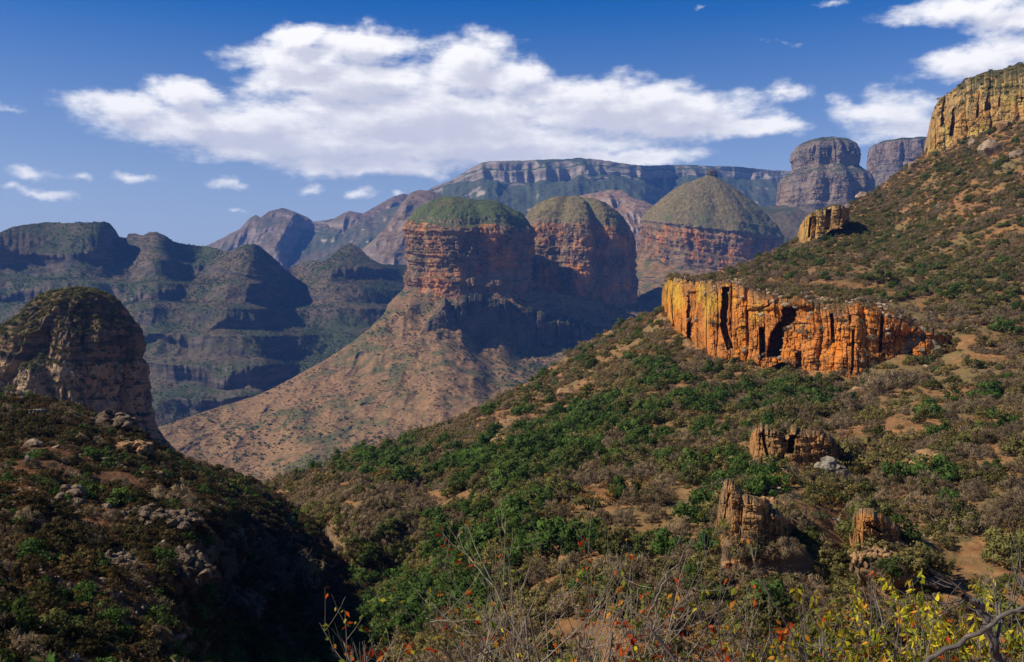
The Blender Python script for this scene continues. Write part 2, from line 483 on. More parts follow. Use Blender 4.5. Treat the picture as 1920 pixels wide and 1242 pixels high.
# ------------------------------------------------------------------ far hills
def build_far():
    # long table mountain
    sky = [(-300, 420), (560, 420), (700, 400), (780, 375), (810, 352), (840, 340), (865, 328), (890, 313), (905, 305), (920, 302), (1000, 300), (1060, 298), (1085, 296), (1130, 300), (1170, 306), (1205, 309), (1220, 311), (1300, 309), (1330, 311), (1400, 315), (1450, 319), (1480, 321), (1700, 330), (2400, 345)]
    skm = np.array(sky, float)
    def D(u, v):
        u, v = np.broadcast_arrays(np.asarray(u, float), np.asarray(v, float))
        dv = np.maximum(v - np.interp(u, skm[:, 0], skm[:, 1]), 0)
        y0 = np.interp(u, [500, 880, 930, 1150, 1205, 1260, 1480, 2300], [9900, 9050, 8900, 8950, 9050, 9650, 9800, 9400])
        b = np.interp(u, [500, 840, 900, 960, 1040, 1130, 1190, 1300, 1470, 2300], [3, 6, 30, 42, 40, 28, 22, 24, 26, 30]) + 8 * fbm(u / 48, 0 * u, oct=5, gain=.6, seed=90)
        b = np.maximum(b, 2)
        bench = 6 * sst(.35, .45, dv / b) * np.minimum(b, 30)
        return y0 - 0.9 * np.minimum(dv, b) - bench * .25 - 15 * np.maximum(dv - b, 0) + 38 * ridged(u / 30, v / 90, oct=4, seed=91) * sst(0, 12, dv)
    L = Layer(sky, D, 500, 2300, 760, 500, 220, amp=(40, 500, 5), amp2=(150, 380, 4), back=0.25, jit=1.2, seed=1)
    L.mesh('mountain', M['far_mesa'], 'long flat topped table mountain with a pale cliff band under the cloud', 'mountain')
    # blue peaks on the left horizon
    sky = [(-300, 520), (300, 480), (390, 460), (420, 445), (450, 430), (468, 409), (480, 403), (489, 408), (505, 397), (530, 391), (550, 396), (575, 407), (595, 421), (620, 415), (640, 402), (655, 396), (680, 401), (700, 389), (740, 368), (757, 363), (800, 366), (860, 400), (1000, 440)]
    D = TPS([(300, 540, 8600), (700, 540, 8300), (1000, 540, 8600), (470, 470, 9000), (530, 400, 9500), (530, 480, 8800), (585, 480, 9500), (640, 440, 9300), (700, 430, 9200), (757, 366, 9900), (390, 465, 9500), (900, 450, 9500)])
    L = Layer(sky, D, 300, 960, 420, 560, 170, amp=(45, 600, 5), amp2=(240, 460, 4), back=0.2, jit=1.0, seed=2)
    L.mesh('mountain', M['far_peak'], 'row of hazy blue pointed peaks low on the horizon', 'mountain')
    # pale rounded dome behind the first rondavel
    sky = [(560, 530), (640, 490), (680, 466), (700, 450), (720, 430), (738, 406), (755, 380), (768, 363), (785, 356), (808, 358), (830, 367), (850, 378), (900, 400), (1000, 440)]
    D = TPS([(560, 560, 6000), (800, 560, 6000), (1000, 560, 6200), (720, 470, 6600), (780, 420, 6900), (785, 362, 7300), (860, 420, 7000), (900, 440, 7200), (680, 470, 6900), (640, 500, 6800)])
    L = Layer(sky, D, 590, 1000, 320, 580, 190, amp=(24, 300, 5), amp2=(120, 330, 4), back=0.12, jit=0.8, terr=(150, 0.5), seed=3)
    L.mesh('hill', M['far_peak'], 'pale brown rounded hill rising behind the leftmost of the three domed buttes', 'hill')
    # bare pink hill between the buttes
    sky = [(960, 440), (1040, 400), (1072, 371), (1100, 364), (1120, 361), (1140, 357), (1166, 357), (1174, 364), (1190, 373), (1215, 380), (1245, 400), (1300, 430)]
    D = TPS([(960, 520, 5600), (1120, 520, 5400), (1300, 520, 5600), (1070, 400, 6300), (1150, 362, 6700), (1150, 420, 6100), (1220, 420, 6200), (1280, 430, 6500)])
    L = Layer(sky, D, 980, 1300, 260, 560, 170, amp=(30, 180, 5), amp2=(70, 140, 4), back=0.1, jit=1.0, terr=(70, 0.6), seed=4)
    L.mesh('hill', M['pink_hill'], 'bare pinkish stony hill between the second domed butte and the cone topped one', 'hill')
    # green slopes below the grey butte
    sky = [(1200, 480), (1300, 440), (1380, 405), (1420, 388), (1470, 384), (1540, 388), (1620, 380), (1800, 370), (2300, 340)]
    D = TPS([(1200, 560, 4700), (1500, 560, 4300), (2300, 560, 4300), (1400, 420, 5300), (1480, 400, 5300), (1600, 400, 5300), (1480, 460, 4900), (2200, 400, 5300), (1250, 470, 5300)])
    L = Layer(sky, D, 1210, 2300, 420, 620, 150, amp=(35, 260, 5), amp2=(70, 240, 4), back=0.2, jit=1.2, seed=5)
    L.mesh('hill', M['far_slope'], 'green scrub slope at the foot of the grey two tiered butte', 'hill')
    # long dark hills across the left
    sky = [(-600, 470), (-200, 455), (-60, 448), (0, 437), (20, 427), (51, 421), (91, 418), (135, 418), (189, 416), (206, 419), (216, 430), (224, 444), (237, 446), (241, 439), (253, 437), (267, 441), (281, 435), (294, 434), (311, 442), (325, 453), (338, 456), (365, 461), (392, 462), (412, 468), (429, 475), (443, 467), (460, 459), (477, 457), (490, 464), (507, 478), (524, 494), (537, 506), (546, 503), (568, 491), (588, 488), (605, 491), (622, 480), (640, 462), (660, 457), (677, 468), (694, 486), (718, 496), (762, 496), (860, 500), (1000, 520)]
    pts = [(-500, 900, 2900), (0, 900, 2900), (400, 900, 2900), (800, 900, 2900),
           (-400, 780, 3250), (0, 780, 3250), (250, 780, 3250), (400, 770, 3300), (490, 720, 3450), (520, 730, 3640), (600, 740, 3500), (760, 740, 3500),
           (-400, 640, 3800), (0, 640, 3800), (220, 640, 3750), (350, 640, 3700), (450, 640, 3700), (495, 640, 3750), (530, 640, 3880), (600, 640, 4000), (700, 640, 4000),
           (0, 560, 4050), (200, 560, 3950), (300, 550, 3950), (400, 560, 3950), (470, 560, 4000), (520, 570, 4200), (600, 560, 4350), (700, 560, 4400),
           (-300, 500, 4200), (0, 500, 4180), (100, 500, 4150), (190, 500, 4200), (245, 500, 4330), (290, 490, 4250), (340, 500, 4380), (400, 500, 4370), (470, 500, 4250), (520, 510, 4560), (600, 510, 4650), (660, 500, 4700), (740, 520, 4800),
           (-300, 460, 4300), (0, 445, 4280), (100, 430, 4380), (200, 425, 4400), (235, 450, 4580), (290, 440, 4450), (380, 466, 4620), (475, 462, 4450), (535, 508, 4900), (590, 492, 4900), (660, 461, 4950), (760, 498, 5100), (950, 520, 5000), (950, 700, 4200)]
    D = TPS(pts)
    BANDS = [([(-420, 472), (0, 472), (120, 480), (228, 478)], 34, 120), ([(-420, 552), (0, 545), (190, 549), (212, 556)], 16, 70), ([(196, 534), (240, 549), (330, 541), (350, 524)], 16, 70), ([(250, 676), (330, 692), (420, 702), (515, 690)], 22, 95), ([(330, 752), (420, 753), (505, 738)], 14, 60),
             ([(-420, 640), (60, 632), (200, 640), (300, 628), (360, 632)], 9, 45), ([(385, 600), (440, 590), (500, 600)], 10, 50), ([(585, 524), (660, 506), (752, 512)], 12, 60), ([(330, 494), (420, 500), (520, 520)], 12, 60)]
    def push(U, V, Y):
        # beds of hard rock stand as low cliffs along the hills
        for pts_, th_, A in BANDS:
            q = np.array(pts_, float)
            vb = np.interp(U, q[:, 0], q[:, 1]) + 5 * fbm(U / 30, 0 * U, oct=3, seed=int(th_ * 7 + q[0, 1]))
            win = sst(q[0, 0], q[0, 0] + 22, U) * (1 - sst(q[-1, 0] - 22, q[-1, 0], U))
            nar = sst(vb + th_ / 2, vb - th_ / 2, V); wide = sst(vb + th_ * 2.4, vb - th_ * 2.4, V)
            Y = Y + A * win * (wide - nar) + 14 * win * ridged(U / 14, V / 60, oct=3, seed=95) * nar * (1 - wide) * 2
        return Y
    L = Layer(sky, D, -420, 1000, 900, 900, 460, push=push, amp=(22, 170, 6), amp2=(50, 330, 4), back=0.16, jit=1.4, terr=(105, 0.95), seed=6)
    L.mesh('hill', M['far_slope'], 'long dark blue green hills with stepped cliff bands across the left', 'hill')
    return L
FARLEFT = build_far()

# ------------------------------------------------------------------ buttes: rings stacked from foot to summit
def butte_rings(u, Y, prof, nt=420, sq=2.0, lobes=(), strat=0.0, seed=0, tilt=(0, 0), squash=1.0, crack=0.0, beds=14.0, capw=0.0):
    """prof: (v, half width in px) from foot to summit; returns ring grid in world coordinates"""
    th = np.linspace(0, 2 * np.pi, nt, endpoint=False)
    vs, hw, rows = [], [], []
    pr = np.array(prof, float)
    seg = np.hypot(np.diff(pr[:, 0]), np.diff(pr[:, 1]))
    tt = np.r_[0, np.cumsum(seg)]
    n = int(tt[-1] / 0.75)
    q = np.linspace(0, tt[-1], n)
    v = np.interp(q, tt, pr[:, 0]); h = np.interp(q, tt, pr[:, 1])
    c = P(u, V0, Y)
    k = Y / F
    H = np.maximum(h, 0.3)[:, None]
    Z = ((V0 - v) * k)[:, None] + 0 * th
    steep = np.abs(np.gradient(v)) / (np.abs(np.gradient(h)) + np.abs(np.gradient(v)) + 1e-6)
    steep = np.convolve(np.pad(steep, 3, mode='edge'), np.ones(7) / 7, 'valid')[:, None]
    cx, cy = np.cos(th), np.sin(th)
    shape = 1 + 0.09 * fbm(cx * 1.3 + 5 * seed, cy * 1.3, oct=4, seed=seed)
    for (ang, width, depth) in lobes:
        dd = (th - math.radians(ang) + np.pi) % (2 * np.pi) - np.pi
        shape = shape + depth * np.exp(-(dd / math.radians(width)) ** 2)
    r = H * k * shape[None, :]
    x0, y0 = r * cx, r * cy
    bm = beds
    z_w = Z + 0.5 * bm * fbm(x0 / (bm * 14), y0 / (bm * 14), oct=2, seed=seed + 2)
    bed = 0.55 * vn(z_w / bm, 0 * z_w, seed=seed + 4) + 0.45 * vn(z_w / (bm * 0.4), 0 * z_w + 3, seed=seed + 5) + 0.5 * fbm(x0 / (bm * 2), y0 / (bm * 2), Z / bm, oct=3, seed=seed + 6)
    arc = th[None, :] * (H.max() * k) + 0.5 * bm * fbm(x0 / (bm * 2), y0 / (bm * 2), Z / (bm * 2), oct=3, seed=seed + 12)
    blk = 0
    for sz, am in ((2.6, .9), (1.1, .7), (0.5, .4)):
        kb = np.floor(z_w / (bm * sz * 0.9) + 0.3 * vn(arc / (bm * sz * 5), 0 * arc, seed=seed + 21))
        fa = arc / (bm * sz * 1.2) + 5.3 * _hash(kb, kb * 0, kb * 0, seed + 22)
        ka = np.floor(fa); fr = fa - ka
        blk = blk + am * (0.8 * _hash(ka, kb, 0 * ka, seed + 23) - 0.5 * np.abs(2 * fr - 1) ** 4)
    steep = steep ** sq
    col = ridged(x0 / (bm * 3.0), y0 / (bm * 3.0), Z / (bm * 16), oct=4, seed=seed + 7)
    fine = fbm(x0 / (bm * 0.8), y0 / (bm * 0.8), Z / (bm * 0.8), oct=3, seed=seed + 8)
    dr = steep * (strat * (0.65 * bed + 0.65 * blk) - crack * np.clip(-col + 0.1, 0, 1) * 1.6 + crack * 0.5 * np.clip(col, 0, 1)) + 0.3 * strat * fine
    r2 = np.maximum(r + dr * np.clip(H / 25, 0, 1), 0.2)
    Zt = Z + tilt[0] * k * cx * (H / H.max()) + tilt[1] * k * cy * (H / H.max()) + (1 - steep) * (0.3 * strat * fbm(x0 / (bm * 1.5), y0 / (bm * 1.5), oct=4, seed=seed + 9) + 2.0 * strat * np.clip(H / 60, 0, 1) * fbm(x0 / (bm * 6), y0 / (bm * 6), oct=3, seed=seed + 19))
    pts = np.stack([c[0] + r2 * cx, Y + r2 * cy * squash, Zt], -1)
    return pts, v, th
def butte(name, label, u, Y, prof, mats, split, caps, **kw):
    pts, v, th = butte_rings(u, Y, prof, **kw)
    base = np.array([P(u, V0, Y)[0], Y, pts[0, :, 2].min()])
    root = empty(name, base)
    tag(root, label, 'butte', kind='structure')
    pts = pts - base
    cuts = [0] + [int(np.argmax(v <= s)) for s in split] + [len(v) - 1]
    for i in range(len(cuts) - 1):
        a, b = cuts[i], cuts[i + 1]
        g = pts[a:b + 1]
        nr, nc = g.shape[:2]
        o = link(caps[i], mesh_np(caps[i], g.reshape(-1, 3), grid_faces(nr, nc, True), mats[i]), root)
    return root
def build_buttes():
    RR, GG, GD = M['rondavel_rock'], M['rondavel_grass'], M['rondavel_grass_dry']
    butte('butte', 'leftmost of the three domed buttes with a green grassy cap and red banded cliff', 879, 3650,
          [(690, 190), (640, 172), (606, 158), (600, 156), (585, 153), (575, 150), (562, 138), (548, 122), (540, 118), (520, 119), (500, 113), (480, 114), (478, 118), (455, 117), (430, 121), (424, 119), (421, 116), (417, 111), (406, 104), (395, 93), (386, 77), (379, 56), (375, 32), (374, 1)],
          [M['spur'], RR, GG], [558, 421], ['talus', 'cliff', 'grass_cap'], lobes=((255, 16, 0.05), (285, 9, -0.07), (310, 14, .06), (200, 12, .04), (228, 8, -.08)), strat=9, crack=15, beds=13, seed=11, tilt=(-9, 20), nt=520)
    butte('butte', 'middle domed butte with shadowed cliff and dry grass cap', 1078, 4050,
          [(660, 160), (620, 138), (585, 118), (575, 112), (540, 111), (500, 110), (470, 109), (440, 106), (428, 103), (424, 100), (417, 98), (405, 90), (393, 77), (382, 60), (374, 40), (370, 20), (369, 1)],
          [M['spur'], RR, GD], [600, 424], ['talus', 'cliff', 'grass_cap'], lobes=((250, 9, -0.12), (275, 12, 0.07), (292, 7, -0.15), (310, 12, 0.08), (225, 14, .05)), strat=8, crack=19, beds=14, seed=12, tilt=(-8, 12), nt=520)
    butte('butte', 'cone topped butte with a small rock knob on its summit', 1335, 4750,
          [(560, 190), (520, 165), (504, 138), (500, 134), (478, 131), (474, 128), (455, 129), (440, 128), (436, 126), (428, 127), (412, 117), (392, 97), (372, 75), (357, 55), (347, 38), (340, 25), (334, 15), (331, 10), (326, 9.5), (321, 9), (318, 6), (317, 1)],
          [M['spur'], RR, GD, M['grey_butte']], [506, 436, 331], ['talus', 'cliff', 'grass_cap', 'summit_rock'], lobes=((262, 8, -0.03), (282, 10, 0.03), (300, 7, -0.05)), strat=9, crack=14, beds=17, seed=13, tilt=(-26, 22), nt=520)
    butte('butte', 'grey two tiered rock butte on the skyline beside the near slope', 1549, 5500,
          [(450, 120), (420, 105), (392, 90), (385, 86), (360, 84), (342, 82), (334, 79), (326, 68), (318, 60), (316, 58), (300, 60), (285, 58), (274, 52), (267, 42), (262, 26), (260, 12), (259, 1)],
          [M['far_slope'], M['grey_butte'], M['grey_butte']], [393, 327], ['talus', 'lower_cliff', 'upper_cliff'], lobes=((255, 10, -.05), (240, 7, .06), (275, 8, .05), (290, 6, -.06)), strat=6, crack=34, beds=18, seed=14, tilt=(0, 0), nt=420)
    butte('butte', 'pale flat topped cliff partly hidden behind the near slope on the skyline', 1705, 6300,
          [(430, 110), (380, 95), (350, 78), (330, 74), (290, 73), (274, 70), (268, 60), (265, 40), (264, 1)],
          [M['far_slope'], M['grey_butte']], [352], ['talus', 'cliff'], strat=6, crack=34, beds=20, seed=15, lobes=((250, 9, -.05),), nt=360)
build_buttes()

# ------------------------------------------------------------------ the spur below the buttes
def build_spur():
    sky = [(100, 900), (240, 830), (300, 800), (400, 766), (480, 743), (540, 713), (600, 681), (640, 656), (690, 618), (718, 590), (735, 565), (770, 548), (870, 540), (1000, 545), (1100, 558), (1190, 560), (1230, 540), (1300, 515), (1400, 492), (1480, 470), (1700, 440)]
    D = TPS([(100, 1050, 1700), (600, 1000, 1900), (1000, 1000, 1900), (1500, 1000, 1900), (250, 850, 2500), (300, 810, 2700), (450, 762, 2900), (600, 690, 3080), (690, 625, 3230), (600, 790, 2620), (600, 890, 2200), (750, 710, 2850), (850, 645, 3080), (880, 700, 2850), (780, 800, 2450),
             (735, 570, 3390), (870, 545, 3480), (1000, 550, 3600), (800, 610, 3230), (900, 648, 3190), (900, 590, 3330), (1000, 660, 3370), (1130, 640, 3560), (1150, 600, 3720), (1230, 580, 3900), (1000, 760, 2650), (1200, 720, 2850), (1110, 565, 3800), (1210, 545, 4250), (1300, 520, 4450), (1420, 490, 4700), (1700, 450, 5000), (1700, 600, 3800)])
    def push(U, V, Y):
        # gullies and low rock steps on the spur, cliffs under the first butte
        n = fbm(U / 55, V / 90, oct=3, seed=60)
        Y = Y * (1 + 0.012 * n)
        g1 = np.exp(-((U - (905 + (V - 640) * .3)) / 26) ** 2) * sst(610, 660, V)
        Y = Y * (1 + 0.02 * g1)
        return Y
    L = Layer(sky, D, 130, 1700, 820, 1010, 400, push=push, amp=(13, 90, 6), amp2=(46, 130, 5), back=0.12, jit=1.0, seed=7)
    L.mesh('hill', M['spur'], 'dry brown spur running down from the foot of the domed buttes', 'hill')
    return L
SPUR = build_spur()

WALLS = {}
# ------------------------------------------------------------------ dark dome on the left
def build_dome():
    pts, v, th = butte_rings(128, 900, [(980, 300), (900, 230), (850, 185), (815, 158), (805, 148), (760, 138), (720, 132), (690, 128), (680, 124), (672, 119), (650, 114), (630, 113), (606, 100), (590, 86), (575, 74), (562, 63), (552, 50), (546, 32), (543, 14), (542, 1)],
                               nt=760, sq=0.7, strat=2.0, crack=20, beds=6.5, seed=21, tilt=(0, 0), lobes=((235, 10, -.06), (262, 9, .05), (278, 6, -.06), (295, 10, .06), (205, 16, .05)))
    base = np.array([P(128, V0, 900)[0], 900, pts[..., 2].min()])
    # shear the summit to the right: the left flank is longer
    z = pts[..., 2]
    t = np.clip((z - (-75)) / 115, 0, 1)
    side = np.clip(-(pts[..., 0] - base[0]) / 60, 0, 1)
    pts[..., 0] += 14 * t * t - side * 10 * (1 - t)
    root = empty('butte', base)
    tag(root, 'dark rounded rock dome with a black shadowed right side on the left', 'butte', kind='structure')
    pts = pts - base
    k = int(np.argmax(v <= 676))
    a = pts[:k + 1]; b = pts[k:]
    link('cliff', mesh_np('cliff', a.reshape(-1, 3), grid_faces(a.shape[0], a.shape[1], True), M['dome_rock']), root)
    class W: pass
    w = W(); w.V = (pts + base)[:, pts.shape[1] // 2 - 10:]; w.nvis = len(w.V)
    WALLS['dome'] = w
    link('scrub_cap', mesh_np('scrub_cap', b.reshape(-1, 3), grid_faces(b.shape[0], b.shape[1], True), M['dome_scrub']), root)
M['dome_scrub'] = scrub_mat('dome_scrub', 3.5, (.15, .10, .048), (.19, .12, .06), (.045, .055, .02), (.07, .075, .028), (.26, .16, .085), (.07, .055, .042), veg=0.7, spot=0.5, steep=(0.42, 0.70))
build_dome()

# ------------------------------------------------------------------ the near right-hand hillside
RS_SKY = [(200, 1000), (430, 950), (530, 893), (600, 878), (640, 862), (740, 826), (850, 790), (920, 757), (1000, 711), (1100, 641), (1180, 601), (1235, 586), (1280, 566), (1325, 528), (1355, 506), (1400, 494), (1470, 466), (1500, 440), (1590, 388), (1640, 358), (1720, 298), (1748, 272), (1790, 258), (1920, 225), (2400, 120)]
RS_D = TPS([(100, 1400, 85), (500, 1400, 90), (960, 1400, 88), (1500, 1400, 80), (2400, 1400, 80), (300, 1242, 190), (600, 1242, 172), (960, 1242, 115), (1400, 1242, 110), (1920, 1242, 105), (2400, 1242, 105),
            (450, 1100, 290), (560, 1120, 262), (650, 1070, 248), (750, 1080, 226), (860, 1090, 190), (960, 1080, 166), (1400, 1060, 140), (1920, 1060, 130), (400, 960, 380), (560, 930, 330), (700, 930, 265), (960, 930, 215), (1200, 930, 195), (1400, 930, 180), (1920, 900, 170), (2400, 900, 170),
            (540, 893, 430), (740, 828, 500), (850, 792, 540), (1000, 713, 600), (1180, 605, 640), (1240, 592, 545), (1262, 625, 515), (960, 830, 330), (1100, 760, 400), (1200, 800, 300), (1450, 800, 262), (1700, 800, 250), (1920, 780, 245), (2400, 780, 245),
            (1130, 680, 520), (1250, 665, 465), (1330, 690, 425), (1450, 700, 392), (1600, 712, 366), (1750, 680, 372), (1920, 660, 370), (1280, 560, 560), (1400, 560, 500), (1560, 590, 430), (1680, 610, 405), (1820, 610, 410),
            (1290, 560, 545), (1340, 520, 640), (1400, 500, 690), (1560, 510, 610), (1750, 530, 520), (1920, 530, 490), (2400, 530, 470), (1480, 462, 830), (1600, 392, 930), (1720, 302, 980), (1650, 450, 780), (1750, 420, 720), (1920, 400, 640), (2400, 380, 620), (1920, 280, 790), (1800, 290, 880), (1920, 230, 850), (2400, 130, 900)])
SPURS = [(1340, 1364, 1620, 902, 1090, .10), (1412, 1440, 1660, 806, 930, .065), (1596, 1614, 1800, 966, 1095, .08), (1240, 1290, 1400, 735, 790, .03), (905, 940, 1040, 812, 870, .03)]
def build_right():
    def push(U, V, Y):
        # step back behind the orange cliff so that the cliff stands free of the slope
        top = np.interp(U, [1240, 1300, 1500, 1650, 1760], [520, 528, 560, 575, 600])
        bot = np.interp(U, [1240, 1300, 1400, 1600, 1760], [590, 650, 685, 700, 640])
        m = sst(1236, 1262, U) * (1 - sst(1700, 1760, U)) * sst(top - 2, top + 22, V) * (1 - sst(bot - 16, bot + 2, V))
        Y = Y + 30 * m
        # the green gully that runs down the middle, rock benches, hummocks
        gu = np.interp(V, [700, 800, 900, 1000, 1100, 1250], [1190, 1060, 960, 860, 720, 560])
        gy = np.exp(-((U - gu) / 80) ** 2) * sst(700, 780, V)
        Y = Y * (1 + 0.04 * gy)
        for (u0, u1, ue, v0, v1, fr) in SPURS:
            Y = Y * (1 - fr * sst(u0, u1, U) * (1 - sst(u1 + (ue - u1) * .4, ue, U)) * sst(v0, v0 + 14, V) * (1 - sst(v0 + (v1 - v0) * .55, v1, V)))
        return Y
    L = Layer(RS_SKY, RS_D, 180, 2600, 1120, 1400, 640, push=push, amp=(3.0, 26, 7), amp2=(4.0, 38, 4), back=0.35, backrows=18, jit=2.2, seed=8)
    L.mesh('hillside', M['near_slope'], 'near hillside of tan soil and scrub climbing to the right', 'hillside')
    return L
RIGHT = build_right()

# ------------------------------------------------------------------ the near left-hand hill
LF_SKY = [(-700, 700), (-200, 725), (0, 738), (60, 745), (130, 760), (190, 785), (240, 800), (290, 835), (340, 862), (420, 882), (480, 905), (540, 945), (600, 985), (640, 1010), (680, 1060), (720, 1110), (760, 1180), (900, 1500)]
LF_D = TPS([(-600, 1400, 42), (0, 1400, 42), (300, 1400, 52), (550, 1400, 90), (0, 1242, 60), (-600, 1242, 60), (200, 1242, 72), (330, 1200, 100), (450, 1190, 165), (560, 1150, 205), (660, 1110, 225), (750, 1180, 205),
            (0, 1100, 82), (150, 1100, 92), (250, 1080, 105), (330, 1050, 116), (400, 1080, 162), (460, 1090, 190), (520, 1060, 222), (600, 1040, 240), (0, 1000, 105), (150, 990, 120), (280, 990, 128), (350, 995, 135), (420, 985, 185), (500, 990, 225),
            (0, 900, 150), (150, 900, 165), (280, 900, 180), (400, 930, 210), (500, 945, 255), (580, 985, 262), (0, 800, 215), (150, 820, 215), (260, 850, 225), (360, 885, 250), (450, 905, 285), (540, 950, 290), (-600, 900, 150), (-600, 780, 230), (0, 742, 285), (190, 790, 285), (-600, 720, 300), (620, 1005, 280), (680, 1065, 255)])
def build_left():
    L = Layer(LF_SKY, LF_D, -560, 860, 620, 1400, 420, amp=(2.2, 12, 7), amp2=(4.6, 17, 5), back=0.6, backrows=16, jit=2.5, seed=9)
    L.mesh('hill', M['near_slope_shaded'], 'dark shadowed rocky hill in front on the left', 'hill')
    return L
M['near_slope_shaded'] = scrub_mat('left_hill_soil_shaded', 2.2, (.16, .075, .033), (.12, .06, .028), (.045, .045, .018), (.07, .055, .024), (.10, .072, .05), (.04, .034, .028), veg=0.5, spot=0.35, steep=(0.42, 0.62))  # dimness over the left hill, as under cloud, put into the soil colour
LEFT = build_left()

# ------------------------------------------------------------------ the bank the camera stands on
def build_bank():
    n = 160
    xs = np.linspace(-75, 75, n); ys = np.linspace(-40, 110, n)
    X, Yg = np.meshgrid(xs, ys)
    Z = np.where(Yg < 0, -1.75 - 0.02 * Yg, -1.75 - 0.30 * Yg - 0.0019 * Yg * Yg)
    Z = np.where(Yg < 6, Z, Z) + 0.35 * fbm(X / 5, Yg / 5, oct=4, seed=70)
    me = mesh_np('bank', np.stack([X, Yg, Z], -1).reshape(-1, 3), grid_faces(n, n), M['near_slope'])
    tag(link('bank', me), 'steep earth bank below the viewpoint', 'bank', kind='structure')
build_bank()

# ------------------------------------------------------------------ rock walls that stand out of the hillside
def cells1d(s, size, seed):
    """irregular columns along s: returns (position inside the column 0..1, column number)"""
    w = s / size + 0.9 * vn(s / size * 0.37, 0 * s + seed * .37, seed=seed)
    k = np.floor(w)
    return w - k, k
def rnd1(k, seed):
    return _hash(k, 0 * k, 0 * k, seed)
def cliff_wall(name, label, cat, mat, top, base, Yc, nu, nt, holes=(), unit=8.0, relief=3.0, seed=0, edge=(14, 14), edge_depth=26.0, cap=None, lean=0.0, topround=0.0, sink=14, kind=None, brick=1):
    top = np.array(top, float); base = np.array(base, float); Yc = np.array(Yc, float)
    u = np.linspace(top[0, 0], top[-1, 0], nu)
    vt = np.interp(u, top[:, 0], top[:, 1]); vb = np.interp(u, base[:, 0], base[:, 1]) + sink
    Y0 = np.interp(u, Yc[:, 0], Yc[:, 1])
    x0 = (u - U0) / F * Y0
    sarc = np.r_[0, np.cumsum(np.hypot(np.diff(x0), np.diff(Y0)))]
    t = np.linspace(0, 1, nt)[:, None]
    px = Y0.mean() / F
    # broken top edge: blocks of different height
    f, k = cells1d(sarc, unit * 0.35, seed + 1)
    vt = vt + (rnd1(k, seed + 1) * (0.05 if brick < 2 else 0.22) * unit + 0.10 * unit * fbm(sarc / unit, 0 * sarc, oct=4, seed=seed) + 0.18 * unit * fbm(sarc / (unit * 5), 0 * sarc, oct=2, seed=seed + 5)) / px
    V = vb + (np.minimum(vt, vb - 3) - vb) * t
    Hh = -(V - V0) / F * Y0
    Sx = sarc + 0 * Hh
    wob = 0.22 * unit * fbm(Sx / (unit * 1.4), Hh / (unit * 1.4), oct=4, seed=seed + 2)
    d = 0 * Hh
    for size, amp, sd in ((unit * 2.0, 1.15, 3), (unit * 0.8, 0.42, 4), (unit * 0.3, 0.22, 5)):
        kr = np.zeros_like(Hh)
        if brick > 0 and (size < unit * 1.5 or brick > 1):
            kr = np.floor(Hh / (size * 1.15) + 0.55 * vn(Sx / (size * 2.2), Hh / (size * 3), seed=seed + sd + 70))
        f, k = cells1d(Sx + wob + kr * 0.61 * size + 0.5 * size * _hash(kr, 0 * kr, 0 * kr, seed + sd), size, seed + sd)
        k = k + 131 * kr
        # the column is broken into blocks at heights of its own
        hb = Hh / (size * 1.5) + 2.7 * rnd1(k, seed + sd + 20) + 0.25 * vn(Sx / size, Hh / size, seed=seed + sd)
        kb = np.floor(hb); fb = hb - kb
        bul = 1 - np.abs(2 * f - 1) ** 7 + 0.7 * rnd1(k, seed + sd + 60) * (f - 0.5)
        joint = np.exp(-((np.minimum(fb, 1 - fb)) / 0.045) ** 2)
        d = d - amp * relief * (0.75 * bul + 0.45 * rnd1(k, seed + sd + 40) + 0.55 * _hash(k, kb, 0 * k, seed + sd)) + amp * relief * 0.34 * joint
    bedn = vn(Hh / (unit * .42) + 0.5 * fbm(Sx / (unit * 3), Hh / (unit * 3), oct=2, seed=seed + 80), 0.15 * Sx / unit, seed=seed + 81)
    d = d - relief * (0.22 + 0.5 * sst(.55, .85, t)) * np.sign(bedn) * np.abs(bedn) ** 0.5 * (0.6 + 0.8 * fbm(Sx / (unit * 1.2), Hh / unit, oct=2, seed=seed + 82))
    d = d - 0.35 * relief * fbm(Sx / (unit * 0.5), Hh / (unit * 0.3), oct=5, seed=seed + 7)
    d = d - 0.8 * relief * fbm(Sx / (unit * 4), Hh / (unit * 5), oct=3, seed=seed + 8)
    for (pts, w, dep) in holes:
        pts = np.array(pts, float)
        o = np.argsort(pts[:, 1])
        cu = np.interp(V, pts[o, 1], pts[o, 0])
        jag = 0.35 * w * fbm(V / 7.0, 0 * V, oct=3, seed=seed + 11)
        mk = sst(w * 1.15, w * 0.8, np.abs(u - cu + jag) + 0 * V) * sst(pts[o[0], 1] - 3, pts[o[0], 1] + 3, V) * sst(pts[o[-1], 1] + 4, pts[o[-1], 1] - 4, V)
        d = d + dep * mk
    d = d * (1 + 0.9 * fbm(Sx / (unit * 3), Hh / (unit * 3), oct=2, seed=seed + 31))
    Y = Y0 + d + lean * (t - 0.3) + unit * 0.55 * np.clip((t - 0.86) / 0.14, 0, 1) ** 2 + topround * np.clip((t - 0.45) / 0.55, 0, 1) ** 2
    e0 = np.clip(1 - (u - u[0]) / edge[0], 0, 1); e1 = np.clip(1 - (u[-1] - u) / edge[1], 0, 1)
    Y = Y + edge_depth * (e0 ** 2 + e1 ** 2)
    g = P(u + 0 * V, V, Y)
    rows = [g]
    lastv, lastY = V[-1], Y[-1]
